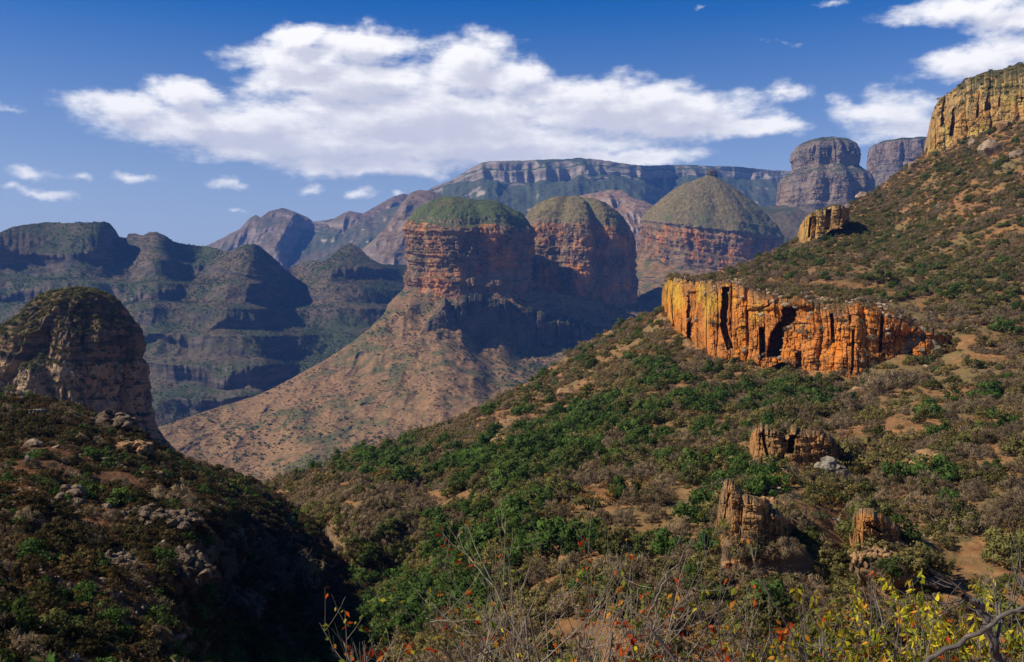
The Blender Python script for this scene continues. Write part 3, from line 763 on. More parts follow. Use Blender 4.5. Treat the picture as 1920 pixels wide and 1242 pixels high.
    for i in range(1, 15):
        ff = i / 14
        if cap is not None:
            vv = lastv - cap(u) * ff + 1.2 * vn(u / 6, 0 * u + i * 0.7, seed=seed + 15) * (ff < 1)
            target = np.maximum(RS_D(u, lastv - cap(u)) + 6, lastY + 12)
            rows.append(P(u, vv, lastY + (target - lastY) * ff ** 1.3)[None])
        else:
            q = g[-1].copy()
            dep = edge_depth * 1.6 * ff
            q[:, 0] *= (lastY + dep) / lastY; q[:, 1] += dep
            q[:, 2] += unit * 0.25 * math.sin(ff * 3) - ff ** 2 * unit * 1.5
            rows.append(q[None])
    Vv = np.concatenate(rows, 0)
    c = Vv[:nt].reshape(-1, 3).mean(0); c[2] = Vv[..., 2].min()
    o = link(name, mesh_np(name, (Vv - c).reshape(-1, 3), grid_faces(Vv.shape[0], nu)[:, ::-1], mat, smooth=False), loc=c)
    tag(o, label, cat, kind=kind)
    ha = o.data.attributes.new('ht', 'FLOAT', 'POINT')
    hv = np.concatenate([np.broadcast_to(t, V.shape), np.ones((Vv.shape[0] - nt, nu))], 0)
    ha.data.foreach_set('value', np.ascontiguousarray(hv, np.float32).ravel())
    class W: pass
    w = W(); w.V = Vv; w.nvis = Vv.shape[0]
    return w
def build_walls():
    top = [(1241, 548), (1246, 531), (1256, 523), (1268, 518), (1300, 530), (1312, 529), (1355, 531), (1393, 535), (1416, 548), (1470, 560), (1494, 552), (1528, 564), (1586, 567), (1625, 573), (1650, 578), (1680, 592), (1702, 604), (1724, 614), (1756, 624), (1800, 634)]
    base = [(1241, 594), (1258, 610), (1275, 650), (1283, 636), (1308, 645), (1331, 680), (1362, 658), (1374, 672), (1393, 687), (1432, 680), (1447, 673), (1467, 664), (1505, 683), (1536, 693), (1571, 695), (1606, 707), (1644, 691), (1675, 684), (1705, 672), (1756, 656), (1800, 640)]
    Yc = [(1241, 556), (1262, 520), (1300, 478), (1331, 440), (1390, 418), (1450, 402), (1520, 388), (1606, 374), (1680, 378), (1756, 384), (1800, 392)]
    holes = [([(1299, 548), (1297, 600), (1296, 645)], 8, 9), ([(1262, 560), (1264, 600), (1268, 640)], 3.0, 5), ([(1362, 540), (1360, 575), (1357, 610), (1369, 655)], 6.5, 7), ([(1429, 615), (1430, 670)], 5.5, 6),
             ([(1482, 576), (1484, 592), (1472, 606), (1458, 628), (1450, 668)], 13, 10), ([(1560, 590), (1562, 640)], 3.5, 4), ([(1497, 660), (1497, 690)], 6, 5), ([(1655, 590), (1650, 660)], 3, 4), ([(1600, 620), (1598, 695)], 2.5, 3)]
    WALLS['orange'] = cliff_wall('cliff', 'bright orange vertical rock cliff with a dark slanting cleft on the near hillside', 'cliff', M['orange_cliff'], top, base, Yc, 1100, 330, holes=holes, unit=9.0, relief=2.1, seed=31, edge=(9, 26), edge_depth=30, cap=lambda u: np.interp(u, [1241, 1270, 1320, 1500, 1700, 1756], [2, 3, 12, 16, 14, 6]), lean=4.0, kind='structure')
    top = [(1732, 282), (1740, 248), (1745, 222), (1750, 204), (1760, 186), (1790, 162), (1820, 144), (1860, 132), (1920, 120), (2000, 108), (2250, 80)]
    base = [(1732, 296), (1742, 293), (1760, 276), (1790, 262), (1810, 244), (1835, 232), (1850, 220), (1880, 226), (1920, 218), (2000, 212), (2250, 170)]
    Yc = [(1732, 985), (1760, 940), (1800, 915), (1860, 890), (1920, 875), (2250, 830)]
    holes = [([(1777, 180), (1770, 210), (1768, 235)], 5, 12), ([(1862, 148), (1858, 175), (1852, 205)], 6, 12), ([(1790, 205), (1784, 255)], 4, 8), ([(1880, 160), (1874, 200)], 3, 6), ([(1838, 170), (1832, 220)], 2.5, 6)]
    WALLS['top'] = cliff_wall('cliff', 'tall ochre and grey cliff crowning the hillside at the top right corner', 'cliff', M['ochre_cliff'], top, base, Yc, 800, 260, holes=holes, unit=12.0, relief=3.4, seed=33, edge=(12, 10), edge_depth=60, topround=62, sink=30, kind='structure')
    top = [(1494, 446), (1500, 424), (1510, 408), (1530, 396), (1545, 390), (1560, 385), (1575, 384), (1592, 395)]
    base = [(1494, 452), (1510, 450), (1525, 442), (1545, 436), (1556, 424), (1572, 420), (1592, 400)]
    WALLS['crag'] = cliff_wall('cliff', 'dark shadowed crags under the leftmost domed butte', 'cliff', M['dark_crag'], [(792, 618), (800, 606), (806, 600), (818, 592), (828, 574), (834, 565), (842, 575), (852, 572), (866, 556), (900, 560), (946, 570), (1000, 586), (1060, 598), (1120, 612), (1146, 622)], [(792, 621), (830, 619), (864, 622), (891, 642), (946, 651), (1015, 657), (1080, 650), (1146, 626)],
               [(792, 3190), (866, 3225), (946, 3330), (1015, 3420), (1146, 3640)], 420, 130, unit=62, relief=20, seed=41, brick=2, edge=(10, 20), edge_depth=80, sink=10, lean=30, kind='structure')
    WALLS['yellow'] = cliff_wall('cliff', 'small yellow rock bluff on the skyline edge of the near slope', 'cliff', M['ochre_cliff'], top, base, [(1494, 850), (1520, 815), (1592, 800)], 360, 130, holes=[([(1553, 395), (1551, 430)], 5, 7), ([(1520, 410), (1517, 445)], 2.5, 5)], unit=9, relief=2.4, seed=35, edge=(10, 14), edge_depth=30, sink=8, kind='structure')
build_walls()

# ------------------------------------------------------------------ boulders and outcrops
def rock_blob(n_planes=14, sub=3, seed=0, flat=1.0, rough=0.06):
    """an angular boulder: a sphere cut by random planes"""
    r_ = np.random.default_rng(seed)
    nth, nph = 44, 24
    th = np.linspace(0, 2 * np.pi, nth, endpoint=False)
    ph = np.linspace(0.02, np.pi - 0.02, nph)[:, None]
    D = np.stack([np.sin(ph) * np.cos(th), np.sin(ph) * np.sin(th), np.cos(ph) + 0 * th], -1)
    N = r_.normal(size=(n_planes, 3)); N /= np.linalg.norm(N, axis=1)[:, None]
    h = r_.uniform(0.62, 1.0, n_planes)
    dot = np.einsum('ijk,lk->ijl', D, N)
    rr = np.where(dot > 0.05, h / np.maximum(dot, 0.05), 9).min(-1)
    rr = np.minimum(rr, 1.12)
    p = D * rr[..., None]
    p = p * (1 + rough * fbm(p[..., 0] * 3 + seed, p[..., 1] * 3, p[..., 2] * 3, oct=4, seed=seed))[..., None]
    p[..., 2] *= flat
    return p.reshape(-1, 3), grid_faces(nph, nth, True)
def rotz(p, a):
    c, s_ = math.cos(a), math.sin(a)
    return np.stack([p[:, 0] * c - p[:, 1] * s_, p[:, 0] * s_ + p[:, 1] * c, p[:, 2]], -1)
def join(parts):
    V, Q, n = [], [], 0
    for v, q in parts:
        V.append(v); Q.append(q + n); n += len(v)
    return np.concatenate(V), np.concatenate(Q)
M['pale_rock'] = cliff_mat('pale_boulder_rock', 1.0, (.40, .27, .16), (.32, .24, .17), (.07, .06, .05), pale=(.48, .38, .26), strata=0.3, streak=0.35)
M['tan_rock'] = cliff_mat('tan_boulder_rock', 1.0, (.44, .24, .10), (.36, .22, .11), (.08, .06, .045), pale=(.50, .34, .18), strata=0.4, streak=0.4)
M['grey_rock'] = cliff_mat('grey_boulder_rock', 0.8, (.24, .20, .15), (.29, .25, .19), (.05, .045, .04), pale=(.36, .32, .25), strata=0.35, streak=0.4)
M['lichen_rock'] = cliff_mat('lichen_grey_rock', 0.9, (.30, .22, .12), (.24, .19, .12), (.05, .045, .035), pale=(.40, .33, .20), strata=0.4, streak=0.6)
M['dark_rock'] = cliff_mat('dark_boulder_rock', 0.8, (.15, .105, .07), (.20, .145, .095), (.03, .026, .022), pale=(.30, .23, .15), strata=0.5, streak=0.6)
def boulder(label, layer, u, v, wpx, hpx, mat, seed, group=None, flat=None, lift=0.25):
    p = layer.at(u, v + hpx * 0.4)
    k = p[1] / F
    V, Q = rock_blob(seed=seed)
    V = rotz(V, seed * 1.7)
    e = V.max(0) - V.min(0)
    V = V / e * np.array([wpx * k, 0.8 * wpx * k, hpx * k * 1.42])
    V[:, 2] -= V[:, 2].min() + hpx * k * 0.42
    o = link('boulder', mesh_np('boulder', V, Q, mat, smooth=False), loc=p)
    return tag(o, label, 'boulder', group)
def outcrop(label, layer, u, v, wpx, hpx, mat, seed, n=14, tall=0.0, bs=1.0):
    """one outcrop: a heap of angular blocks grown together; (u, v) is the middle of its foot"""
    r_ = np.random.default_rng(seed)
    p = layer.at(u, v)
    k = p[1] / F
    W, H = wpx * k, hpx * k
    parts = []
    for i in range(n):
        V, Q = rock_blob(n_planes=int(r_.integers(8, 13)), seed=seed * 50 + i, rough=0.10)
        V = rotz(V, r_.uniform(0, 6.28))
        fx = r_.uniform(-0.5, 0.5)
        top = H * (1 - (abs(fx) * 1.7) ** 2) * r_.uniform(0.4, 1.0)
        sx = W * bs * r_.uniform(0.06, 0.17); sz = max(min(H * r_.uniform(0.12, 0.26) * (1 + tall), sx * 1.6), sx * 0.5)
        z = max(0, top - sz * 0.8) * r_.uniform(0.5, 1.0)
        V = V * np.array([sx, sx * r_.uniform(.7, 1.1), sz]) + np.array([fx * W * 0.8, r_.uniform(-.1, .35) * W + 0.4 * z, z])
        parts.append((V, Q))
    V, Q = join(parts)
    o = link('rock_outcrop', mesh_np('rock_outcrop', V, Q, mat, smooth=False), loc=p)
    return tag(o, label, 'rock outcrop')
M['pinnacle'] = cliff_mat('pinnacle_rock', 1.1, (.50, .21, .055), (.40, .22, .085), (.08, .055, .035), pale=(.50, .31, .12), veg=(.16, .10, .05), vegamt=.3, strata=0.4, streak=0.7, weather=(.28, .20, .12))
def build_rocks():
    pr, tr, gr, dr = M['pale_rock'], M['tan_rock'], M['grey_rock'], M['dark_rock']
    D1 = RS_D(1420, 880) + 1
    WALLS['crg'] = cliff_wall('rock_outcrop', 'craggy tan and orange rock outcrop on the slope below the orange cliff', 'rock outcrop', M['pinnacle'], [(1406, 828), (1416, 812), (1428, 801), (1440, 806), (1452, 812), (1470, 822), (1486, 812), (1505, 806), (1524, 812), (1545, 820), (1575, 842)], [(1406, 834), (1420, 862), (1436, 882), (1452, 893), (1470, 880), (1490, 866), (1520, 860), (1575, 846)],
               [(1406, D1 + 4), (1425, D1 - 4), (1450, D1 - 9), (1490, D1 - 10), (1575, D1 - 9)], 300, 190, holes=[([(1486, 818), (1482, 850)], 6, 3), ([(1430, 812), (1440, 860)], 3, 2)], unit=3.2, relief=1.3, seed=52, brick=2, edge=(8, 12), edge_depth=7, sink=18)
    outcrop('heap of pale grey blocks between the tan outcrop and two dark bushes', RIGHT, 1562, 900, 72, 46, gr, 2, n=54)
    D0 = RS_D(1374, 1040) - 3.5
    WALLS['pin'] = cliff_wall('rock_outcrop', 'tall narrow orange rock pinnacle low on the near slope', 'rock outcrop', M['pinnacle'], [(1338, 1002), (1345, 965), (1352, 930), (1360, 912), (1368, 905), (1380, 916), (1392, 930), (1415, 936), (1440, 950), (1478, 985)], [(1338, 1030), (1346, 1046), (1360, 1050), (1385, 1044), (1430, 1022), (1478, 992)],
               [(1338, D0 + 2), (1350, D0 - 3), (1372, D0 - 8), (1420, D0 - 9), (1478, D0 - 7)], 300, 200, holes=[([(1368, 925), (1362, 965), (1356, 1000)], 3.5, 1.8), ([(1392, 950), (1388, 1010)], 1.6, .9)], unit=2.2, relief=.75, seed=51, brick=2, edge=(7, 16), edge_depth=4, sink=30)
    D2 = RS_D(1604, 1035) - 1
    WALLS['wea'] = cliff_wall('rock_outcrop', 'pale orange weathered rock outcrop among bushes near the bottom right', 'rock outcrop', M['pinnacle'], [(1592, 1000), (1597, 982), (1606, 972), (1622, 967), (1638, 968), (1655, 974), (1690, 1000)], [(1592, 1006), (1600, 1022), (1616, 1036), (1645, 1032), (1690, 1006)],
               [(1592, D2), (1602, D2 - 3), (1618, D2 - 6), (1690, D2 - 7)], 200, 120, holes=[([(1628, 985), (1648, 996)], 5, 1.2)], unit=2.2, relief=.7, seed=53, brick=2, edge=(7, 9), edge_depth=4, sink=22)
    outcrop('low orange rock step just under the weathered outcrop at the bottom right', RIGHT, 1614, 1068, 40, 36, tr, 5, n=21)
    outcrop('grey broken blocks at the right end of the orange cliff', RIGHT, 1722, 662, 84, 56, M['lichen_rock'], 6, n=63)
    outcrop('brown broken rock step under the dry slope at the lower right', RIGHT, 1720, 1100, 110, 30, dr, 7, n=42)
    outcrop('low tan ledge of rocks right of the two dark bushes', RIGHT, 1755, 870, 110, 28, tr, 8, n=37)
    outcrop('small tan rock step on the slope left of the green gully', RIGHT, 945, 835, 60, 22, tr, 9, n=25)
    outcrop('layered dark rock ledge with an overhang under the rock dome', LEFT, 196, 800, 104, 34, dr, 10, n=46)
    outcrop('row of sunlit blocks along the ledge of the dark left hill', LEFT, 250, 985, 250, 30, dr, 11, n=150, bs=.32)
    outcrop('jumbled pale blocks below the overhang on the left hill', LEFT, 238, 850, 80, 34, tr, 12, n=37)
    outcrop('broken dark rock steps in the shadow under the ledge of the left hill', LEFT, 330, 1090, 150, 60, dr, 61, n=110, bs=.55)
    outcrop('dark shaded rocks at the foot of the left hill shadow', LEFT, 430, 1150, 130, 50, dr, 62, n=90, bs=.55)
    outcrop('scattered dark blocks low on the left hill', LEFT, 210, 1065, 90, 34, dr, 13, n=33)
    outcrop('fallen tan blocks at the foot of the craggy tan outcrop', RIGHT, 1470, 902, 110, 22, tr, 71, n=70, bs=.45)
    outcrop('fallen tan blocks around the foot of the orange pinnacle', RIGHT, 1400, 1066, 120, 26, tr, 72, n=70, bs=.42)
    outcrop('broken tan blocks around the weathered orange outcrop', RIGHT, 1650, 1050, 100, 24, tr, 73, n=60, bs=.45)
    outcrop('tan broken ledge running right from the top of the orange pinnacle', RIGHT, 1450, 955, 90, 24, tr, 74, n=60, bs=.5)
    boulder('flat tan slab of rock lying on the ridge left of the orange cliff', RIGHT, 1067, 738, 58, 18, tr, 21)
    boulder('rounded yellowish boulder leaning at the foot of the orange cliff', RIGHT, 1512, 668, 26, 46, M['ochre_cliff'], 22)
    boulder('orange rectangular boulder under the top right cliff', RIGHT, 1881, 237, 32, 19, tr, 23)
    boulder('large pinkish angular boulder on the slope under the top right cliff', RIGHT, 1852, 278, 44, 30, pr, 24)
    boulder('long pale boulder at the right edge below the top right cliff', RIGHT, 1908, 288, 34, 14, pr, 25)
    boulder('small white stone below the large pinkish boulder', RIGHT, 1866, 302, 14, 8, gr, 26)
    boulder('grey rounded boulder at the foot of the top right cliff', RIGHT, 1812, 254, 20, 16, gr, 27)
    boulder('pale boulder beside the grey one at the foot of the top right cliff', RIGHT, 1824, 266, 18, 13, pr, 28)
    boulder('yellow boulder at the left foot of the top right cliff', RIGHT, 1750, 288, 22, 16, M['ochre_cliff'], 29)
    boulder('pale boulder on the skyline left of the top right cliff', RIGHT, 1712, 312, 22, 14, pr, 30)
    boulder('lone white stone in the middle of the upper green slope', RIGHT, 1761, 386, 9, 11, gr, 31)
    boulder('pale tan boulder on the skyline above the yellow bluff', RIGHT, 1614, 366, 24, 12, pr, 32)
    boulder('small upright boulder on the skyline under the grey butte', RIGHT, 1589, 390, 11, 13, pr, 33)
    boulder('broad tan rock showing between grey bushes below the orange cliff', RIGHT, 1608, 734, 44, 16, tr, 34)
    boulder('grey boulder on the bare soil left of the orange cliff', RIGHT, 1228, 716, 22, 16, gr, 35)
    outcrop('big grey blocky boulder with a dark right side on the left hill', LEFT, 124, 950, 62, 50, dr, 36, n=16, bs=2.0)
    boulder('white upright stone near the left edge on the left hill', LEFT, 50, 866, 12, 18, gr, 37)
    boulder('pale stone slab on the crest of the left hill', LEFT, 70, 775, 48, 16, gr, 38)
    boulder('tan boulder beside a bush in the middle of the left hill', LEFT, 182, 915, 26, 14, tr, 39)
    boulder('flat pale rock on the open soil of the left hill', LEFT, 290, 890, 36, 12, tr, 40)
    boulder('pale blue grey stone beside the black shadow on the left hill', LEFT, 304, 1022, 22, 16, gr, 41)
    boulder('pinkish flat rock on the dark soil above the big grey boulder', LEFT, 62, 832, 36, 15, pr, 42)
    boulder('tan stone by the path of soil on the right of the left hill', LEFT, 400, 902, 24, 10, tr, 43)
build_rocks()

# ------------------------------------------------------------------ plants
def tint_attr(me, vals):
    a = me.attributes.new('tint', 'FLOAT', 'FACE')
    a.data.foreach_set('value', np.ascontiguousarray(vals, np.float32))
def leaf_mat(name, a, b_, c=None, trans=0.34):
    """leaves: each leaf has a tint of its own, each plant a shade of its own"""
    m, g, b = principled(name)
    at = g.n('ShaderNodeAttribute', attribute_name='tint')
    oi = g.n('ShaderNodeObjectInfo')
    col = g.mix(at.outputs['Fac'], a, b_)
    if c:
        col = g.mix(g.m('MULTIPLY', oi.outputs['Random'], 0.8), col, g.mix(at.outputs['Fac'], c, (c[0] * 1.5, c[1] * 1.5, c[2] * 1.5)))
    r2 = g.m('FRACT', g.m('MULTIPLY', oi.outputs['Random'], 7.31))
    hs = g.n('ShaderNodeHueSaturation')
    g.put(hs.inputs['Color'], col)
    g.put(hs.inputs['Value'], g.ramp(r2, 0, 1, 0.62, 1.3, smooth=False))
    g.put(b.inputs['Base Color'], hs.outputs[0])
    tr = g.n('ShaderNodeBsdfTranslucent')
    g.put(tr.inputs['Color'], hs.outputs[0])
    mx = g.n('ShaderNodeMixShader')
    mx.inputs[0].default_value = trans
    out = [n for n in g.t.nodes if n.type == 'OUTPUT_MATERIAL'][0]
    g.t.links.new(b.outputs[0], mx.inputs[1]); g.t.links.new(tr.outputs[0], mx.inputs[2])
    g.t.links.new(mx.outputs[0], out.inputs['Surface'])
    return m
M['leaf_green'] = leaf_mat('green_leaves', (.062, .082, .022), (.135, .150, .042), (.140, .125, .038))
M['leaf_deep'] = leaf_mat('deep_green_leaves', (.034, .074, .014), (.080, .142, .028), (.080, .115, .028))
M['leaf_olive'] = leaf_mat('olive_leaves', (.115, .110, .034), (.21, .185, .058), (.20, .150, .055))
M['leaf_dry'] = leaf_mat('dry_grey_brown_twigs', (.17, .118, .060), (.275, .20, .112), (.21, .16, .098))
M['leaf_rust'] = leaf_mat('rusty_leaves', (.17, .085, .026), (.30, .155, .042), (.24, .16, .05))
M['leaf_olive_shaded'] = leaf_mat('shaded_olive_leaves', (.040, .040, .014), (.085, .072, .026), (.060, .040, .016))  # olive leaves with the left hill's shade put into their colour
M['leaf_umber'] = leaf_mat('umber_leaves', (.075, .042, .015), (.150, .082, .026), (.11, .08, .03))  # rusty leaves, darkened in colour for the dim left hill
M['bark'] = leaf_mat('grey_bark', (.13, .10, .075), (.26, .21, .16), trans=0.0)
M['bark_dark'] = leaf_mat('dark_bark', (.045, .032, .024), (.11, .08, .06), trans=0.0)

def quads(c, size, r_, elong=1.6, up=0.0):
    """leaf faces of random direction around centres c"""
    n = len(c)
    a = r_.normal(size=(n, 3)); a[:, 2] += up; a /= np.linalg.norm(a, axis=1)[:, None]
    t = r_.normal(size=(n, 3)); b = np.cross(a, t); b /= np.linalg.norm(b, axis=1)[:, None]
    s1 = size * r_.uniform(.6, 1.4, n)[:, None]
    A, B = a * s1 * elong * 0.5, b * s1 * 0.5
    V = np.stack([c - A, c + B * 0.9, c + A, c - B * 0.9], 1).reshape(-1, 3)
    return V, np.arange(4 * n).reshape(-1, 4)
NORM = {}
def crown_mesh(name, mat, seed, n=420, clumps=16, width=1.35, leaf=0.085, bottom=0.12, bare=False):
    r_ = np.random.default_rng(seed)
    cc = []
    for i in range(clumps):
        a = r_.uniform(0, 6.283); rr = math.sqrt(r_.uniform(0, 1)) * 0.5 * width
        ztop = math.sqrt(max(0.03, 1 - (rr / (0.5 * width)) ** 2))
        z = bottom + (0.86 - bottom) * (ztop * r_.uniform(0.35, 1.0) if r_.random() < .75 else ztop * r_.uniform(0.05, .5))
        cc.append((rr * math.cos(a), rr * math.sin(a), z, r_.uniform(.12, .23)))
    cc = np.array(cc)
    k = r_.integers(0, clumps, n)
    off = r_.normal(size=(n, 3)); off /= np.linalg.norm(off, axis=1)[:, None]
    off *= (r_.uniform(0, 1, n) ** 0.45)[:, None]
    c = cc[k, :3] + off * cc[k, 3][:, None] * np.array([1.15, 1.15, .9])
    c[:, 2] = np.abs(c[:, 2])
    V, Q = quads(c, leaf, r_, elong=(7.0 if bare else 1.6), up=(0.9 if bare else 0.0))
    out = 0.9 * off / (np.linalg.norm(off, axis=1)[:, None] + 1e-6) + 0.7 * (c - np.array([0, 0, .38])) / np.array([width * .5, width * .5, .5])
    out /= np.linalg.norm(out, axis=1)[:, None]
    q4 = V.reshape(-1, 4, 3)
    gn = np.cross(q4[:, 1] - q4[:, 0], q4[:, 3] - q4[:, 0])
    flip = (gn * out).sum(-1) < 0
    q4[flip] = q4[flip][:, ::-1]
    gn[flip] *= -1
    gn /= np.linalg.norm(gn, axis=1)[:, None] + 1e-9
    sn = out + 0.55 * gn
    sn /= np.linalg.norm(sn, axis=1)[:, None]
    V = q4.reshape(-1, 3)
    me = mesh_np(name, V, Q, mat, smooth=False)
    base = r_.uniform(0, 1, clumps)
    tint_attr(me, np.clip(base[k] * 0.6 + r_.uniform(0, .4, n), 0, 1))
    me.polygons.foreach_set('use_smooth', np.ones(n, bool))
    me.normals_split_custom_set(np.repeat(sn, 4, axis=0).tolist())
    NORM[me.name] = sn
    return me, cc
def tube(path, rad, sides=5):
    path = np.asarray(path, float); rad = np.asarray(rad, float)
    d = np.gradient(path, axis=0); d /= np.linalg.norm(d, axis=1)[:, None] + 1e-9
    ref = np.array([.31, .73, .2])
    a = np.cross(d, ref); a /= np.linalg.norm(a, axis=1)[:, None] + 1e-9
    b = np.cross(d, a)
    th = np.linspace(0, 2 * np.pi, sides, endpoint=False)
    V = path[:, None] + (a[:, None] * np.cos(th)[None, :, None] + b[:, None] * np.sin(th)[None, :, None]) * rad[:, None, None]
    return V.reshape(-1, 3), grid_faces(len(path), sides, True)
def stem_mesh(name, mat, seed, cc, thick=0.022, n=9):
    r_ = np.random.default_rng(seed)
    parts = []
    for i in r_.permutation(len(cc))[:n]:
        e = cc[i, :3]
        m1 = e * np.array([.35, .35, .55]) + r_.normal(size=3) * .03
        t = np.linspace(0, 1, 5)[:, None]
        p = (1 - t) ** 2 * np.array([0, 0, -0.06]) + 2 * t * (1 - t) * m1 + t * t * e
        parts.append(tube(p, np.linspace(thick, thick * .3, 5), 4))
    V, Q = join(parts)
    me = mesh_np(name, V, Q, mat)
    tint_attr(me, r_.uniform(0, 1, len(Q)))
    return me
KINDS = {   # material, leaves, clumps, width, leaf size, bare
    'green':  ('leaf_green', 1000, 22, 1.35, .072, False),
    'deep':   ('leaf_deep', 1100, 24, 1.3, .075, False),
    'olive':  ('leaf_olive', 900, 20, 1.4, .070, False),
    'dry':    ('leaf_dry', 900, 20, 1.5, .030, True),
    'rust':   ('leaf_rust', 380, 16, 1.5, .075, False),
    'dusk':   ('leaf_olive_shaded', 800, 20, 1.35, .075, False),
    'umber':  ('leaf_umber', 480, 18, 1.5, .075, False),
}
PROTO = {}
def build_protos():
    for kd, (mt, n, cl, w, lf, bare) in KINDS.items():
        PROTO[kd] = []
        for i in range(4):
            sd = hash_name(kd) + i
            me, cc = crown_mesh(kd + '_crown', M[mt], sd, n, cl, w, lf, bare=bare)
            st = stem_mesh(kd + '_stems', M['bark' if bare else 'bark_dark'], sd + 9, cc, n=(16 if bare else 8))
            PROTO[kd].append((me, st))
def hash_name(s_):
    return sum(ord(c) * (i + 3) for i, c in enumerate(s_)) * 7
build_protos()
def far_proto(kd, mat, n, leaf):
    out = []
    for i in range(3):
        me, cc = crown_mesh('far_' + kd, mat, hash_name(kd) + 70 + i, n, 7, 1.5, leaf)
        out.append(me)
    return out

def scatter_points(layer, n, dens=None, r_=None, lo=0.30, umin=-330, umax=2420, vmax=1345):
    """random points on a hill, even per square metre, thinned by a density function of place"""
    G = layer.V[:layer.nvis]
    a = G[:-1, :-1]; b = G[:-1, 1:]; c = G[1:, :-1]; d = G[1:, 1:]
    area = np.linalg.norm(np.cross(b - a, c - a), axis=-1)
    cen = (a + d) / 2
    U = cen[..., 0] / cen[..., 1] * F + U0; V = V0 - cen[..., 2] / cen[..., 1] * F
    w = area * ((U > umin) & (U < umax) & (V < vmax))
    nrm = np.cross(b - a, c - a); nrm /= np.linalg.norm(nrm, axis=-1, keepdims=True) + 1e-9
    w = w * sst(lo, lo + 0.25, np.abs(nrm[..., 2]))
    if dens is not None:
        w = w * dens(cen, U, V)
    w = w.ravel() / w.sum()
    k = r_.choice(len(w), n, p=w)
    i, j = np.unravel_index(k, a.shape[:2])
    s_, t_ = r_.uniform(0, 1, (2, n, 1))
    p = (a[i, j] * (1 - s_) + b[i, j] * s_) * (1 - t_) + (c[i, j] * (1 - s_) + d[i, j] * s_) * t_
    return p
def px(p):
    return p[:, 0] / p[:, 1] * F + U0, V0 - p[:, 2] / p[:, 1] * F

def stuff(name, label, cat, pts, scl, protos, squash=None):
    """many small plants as one object: points that carry instances"""
    n = len(pts)
    me = bpy.data.meshes.new(name)
    me.vertices.add(n); me.vertices.foreach_set('co', np.ascontiguousarray(pts, np.float32).ravel())
    a = me.attributes.new('scl', 'FLOAT', 'POINT'); a.data.foreach_set('value', np.ascontiguousarray(scl, np.float32))
    a = me.attributes.new('rot', 'FLOAT', 'POINT'); a.data.foreach_set('value', rng.uniform(0, 6.283, n).astype(np.float32))
    col = bpy.data.collections.new(name + '_kinds')
    for i, mm in enumerate(protos):
        if isinstance(mm, tuple):
            src = []
            V, Q, mi, tn = [], [], [], []
            off = 0
            for s_i, m0 in enumerate(mm):
                v = np.empty(len(m0.vertices) * 3, np.float32); m0.vertices.foreach_get('co', v)
                q = np.empty(len(m0.loops), np.int32); m0.loops.foreach_get('vertex_index', q)
                t = np.empty(len(m0.polygons), np.float32); m0.attributes['tint'].data.foreach_get('value', t)
                V.append(v.reshape(-1, 3)); Q.append(q.reshape(-1, 4) + off); off += len(V[-1]); mi.append(np.full(len(t), s_i)); tn.append(t)
            mm2 = mesh_np(name + '_plant', np.concatenate(V), np.concatenate(Q), smooth=False, mats=[mm[0].materials[0], mm[1].materials[0]], mi=np.concatenate(mi))
            tint_attr(mm2, np.concatenate(tn))
            nn = np.empty(len(mm[1].loops) * 3, np.float32); mm[1].corner_normals.foreach_get('vector', nn)
            mm2.polygons.foreach_set('use_smooth', np.ones(len(mm2.polygons), bool))
            mm2.normals_split_custom_set(np.concatenate([np.repeat(NORM[mm[0].name], 4, axis=0), nn.reshape(-1, 3)]).tolist())
            mm = mm2
        o = bpy.data.objects.new(name + '_plant', mm)
        col.objects.link(o)
    ng = bpy.data.node_groups.new(name + '_nodes', 'GeometryNodeTree')
    ng.interface.new_socket('Geometry', in_out='INPUT', socket_type='NodeSocketGeometry')
    ng.interface.new_socket('Geometry', in_out='OUTPUT', socket_type='NodeSocketGeometry')
    N = ng.nodes; Lk = ng.links
    gi = N.new('NodeGroupInput'); go = N.new('NodeGroupOutput')
    iop = N.new('GeometryNodeInstanceOnPoints'); ci = N.new('GeometryNodeCollectionInfo')
    ci.inputs['Collection'].default_value = col
    ci.inputs['Separate Children'].default_value = True
    ci.inputs['Reset Children'].default_value = True
    iop.inputs['Pick Instance'].default_value = True
    sa = N.new('GeometryNodeInputNamedAttribute'); sa.data_type = 'FLOAT'; sa.inputs['Name'].default_value = 'scl'
    ra = N.new('GeometryNodeInputNamedAttribute'); ra.data_type = 'FLOAT'; ra.inputs['Name'].default_value = 'rot'
    cx = N.new('ShaderNodeCombineXYZ')
    Lk.new(ra.outputs['Attribute'], cx.inputs['Z'])
    ri = N.new('FunctionNodeRandomValue'); ri.data_type = 'INT'
    ri.inputs[4].default_value = 0; ri.inputs[5].default_value = len(protos) - 1
    Lk.new(gi.outputs[0], iop.inputs['Points']); Lk.new(ci.outputs[0], iop.inputs['Instance'])
    Lk.new(ri.outputs[2], iop.inputs['Instance Index'])
    Lk.new(cx.outputs[0], iop.inputs['Rotation']); Lk.new(sa.outputs['Attribute'], iop.inputs['Scale'])
    Lk.new(iop.outputs[0], go.inputs[0])
    o = link(name, me)
    md = o.modifiers.new('plants', 'NODES'); md.node_group = ng
    tag(o, label, cat, kind='stuff')
    return o

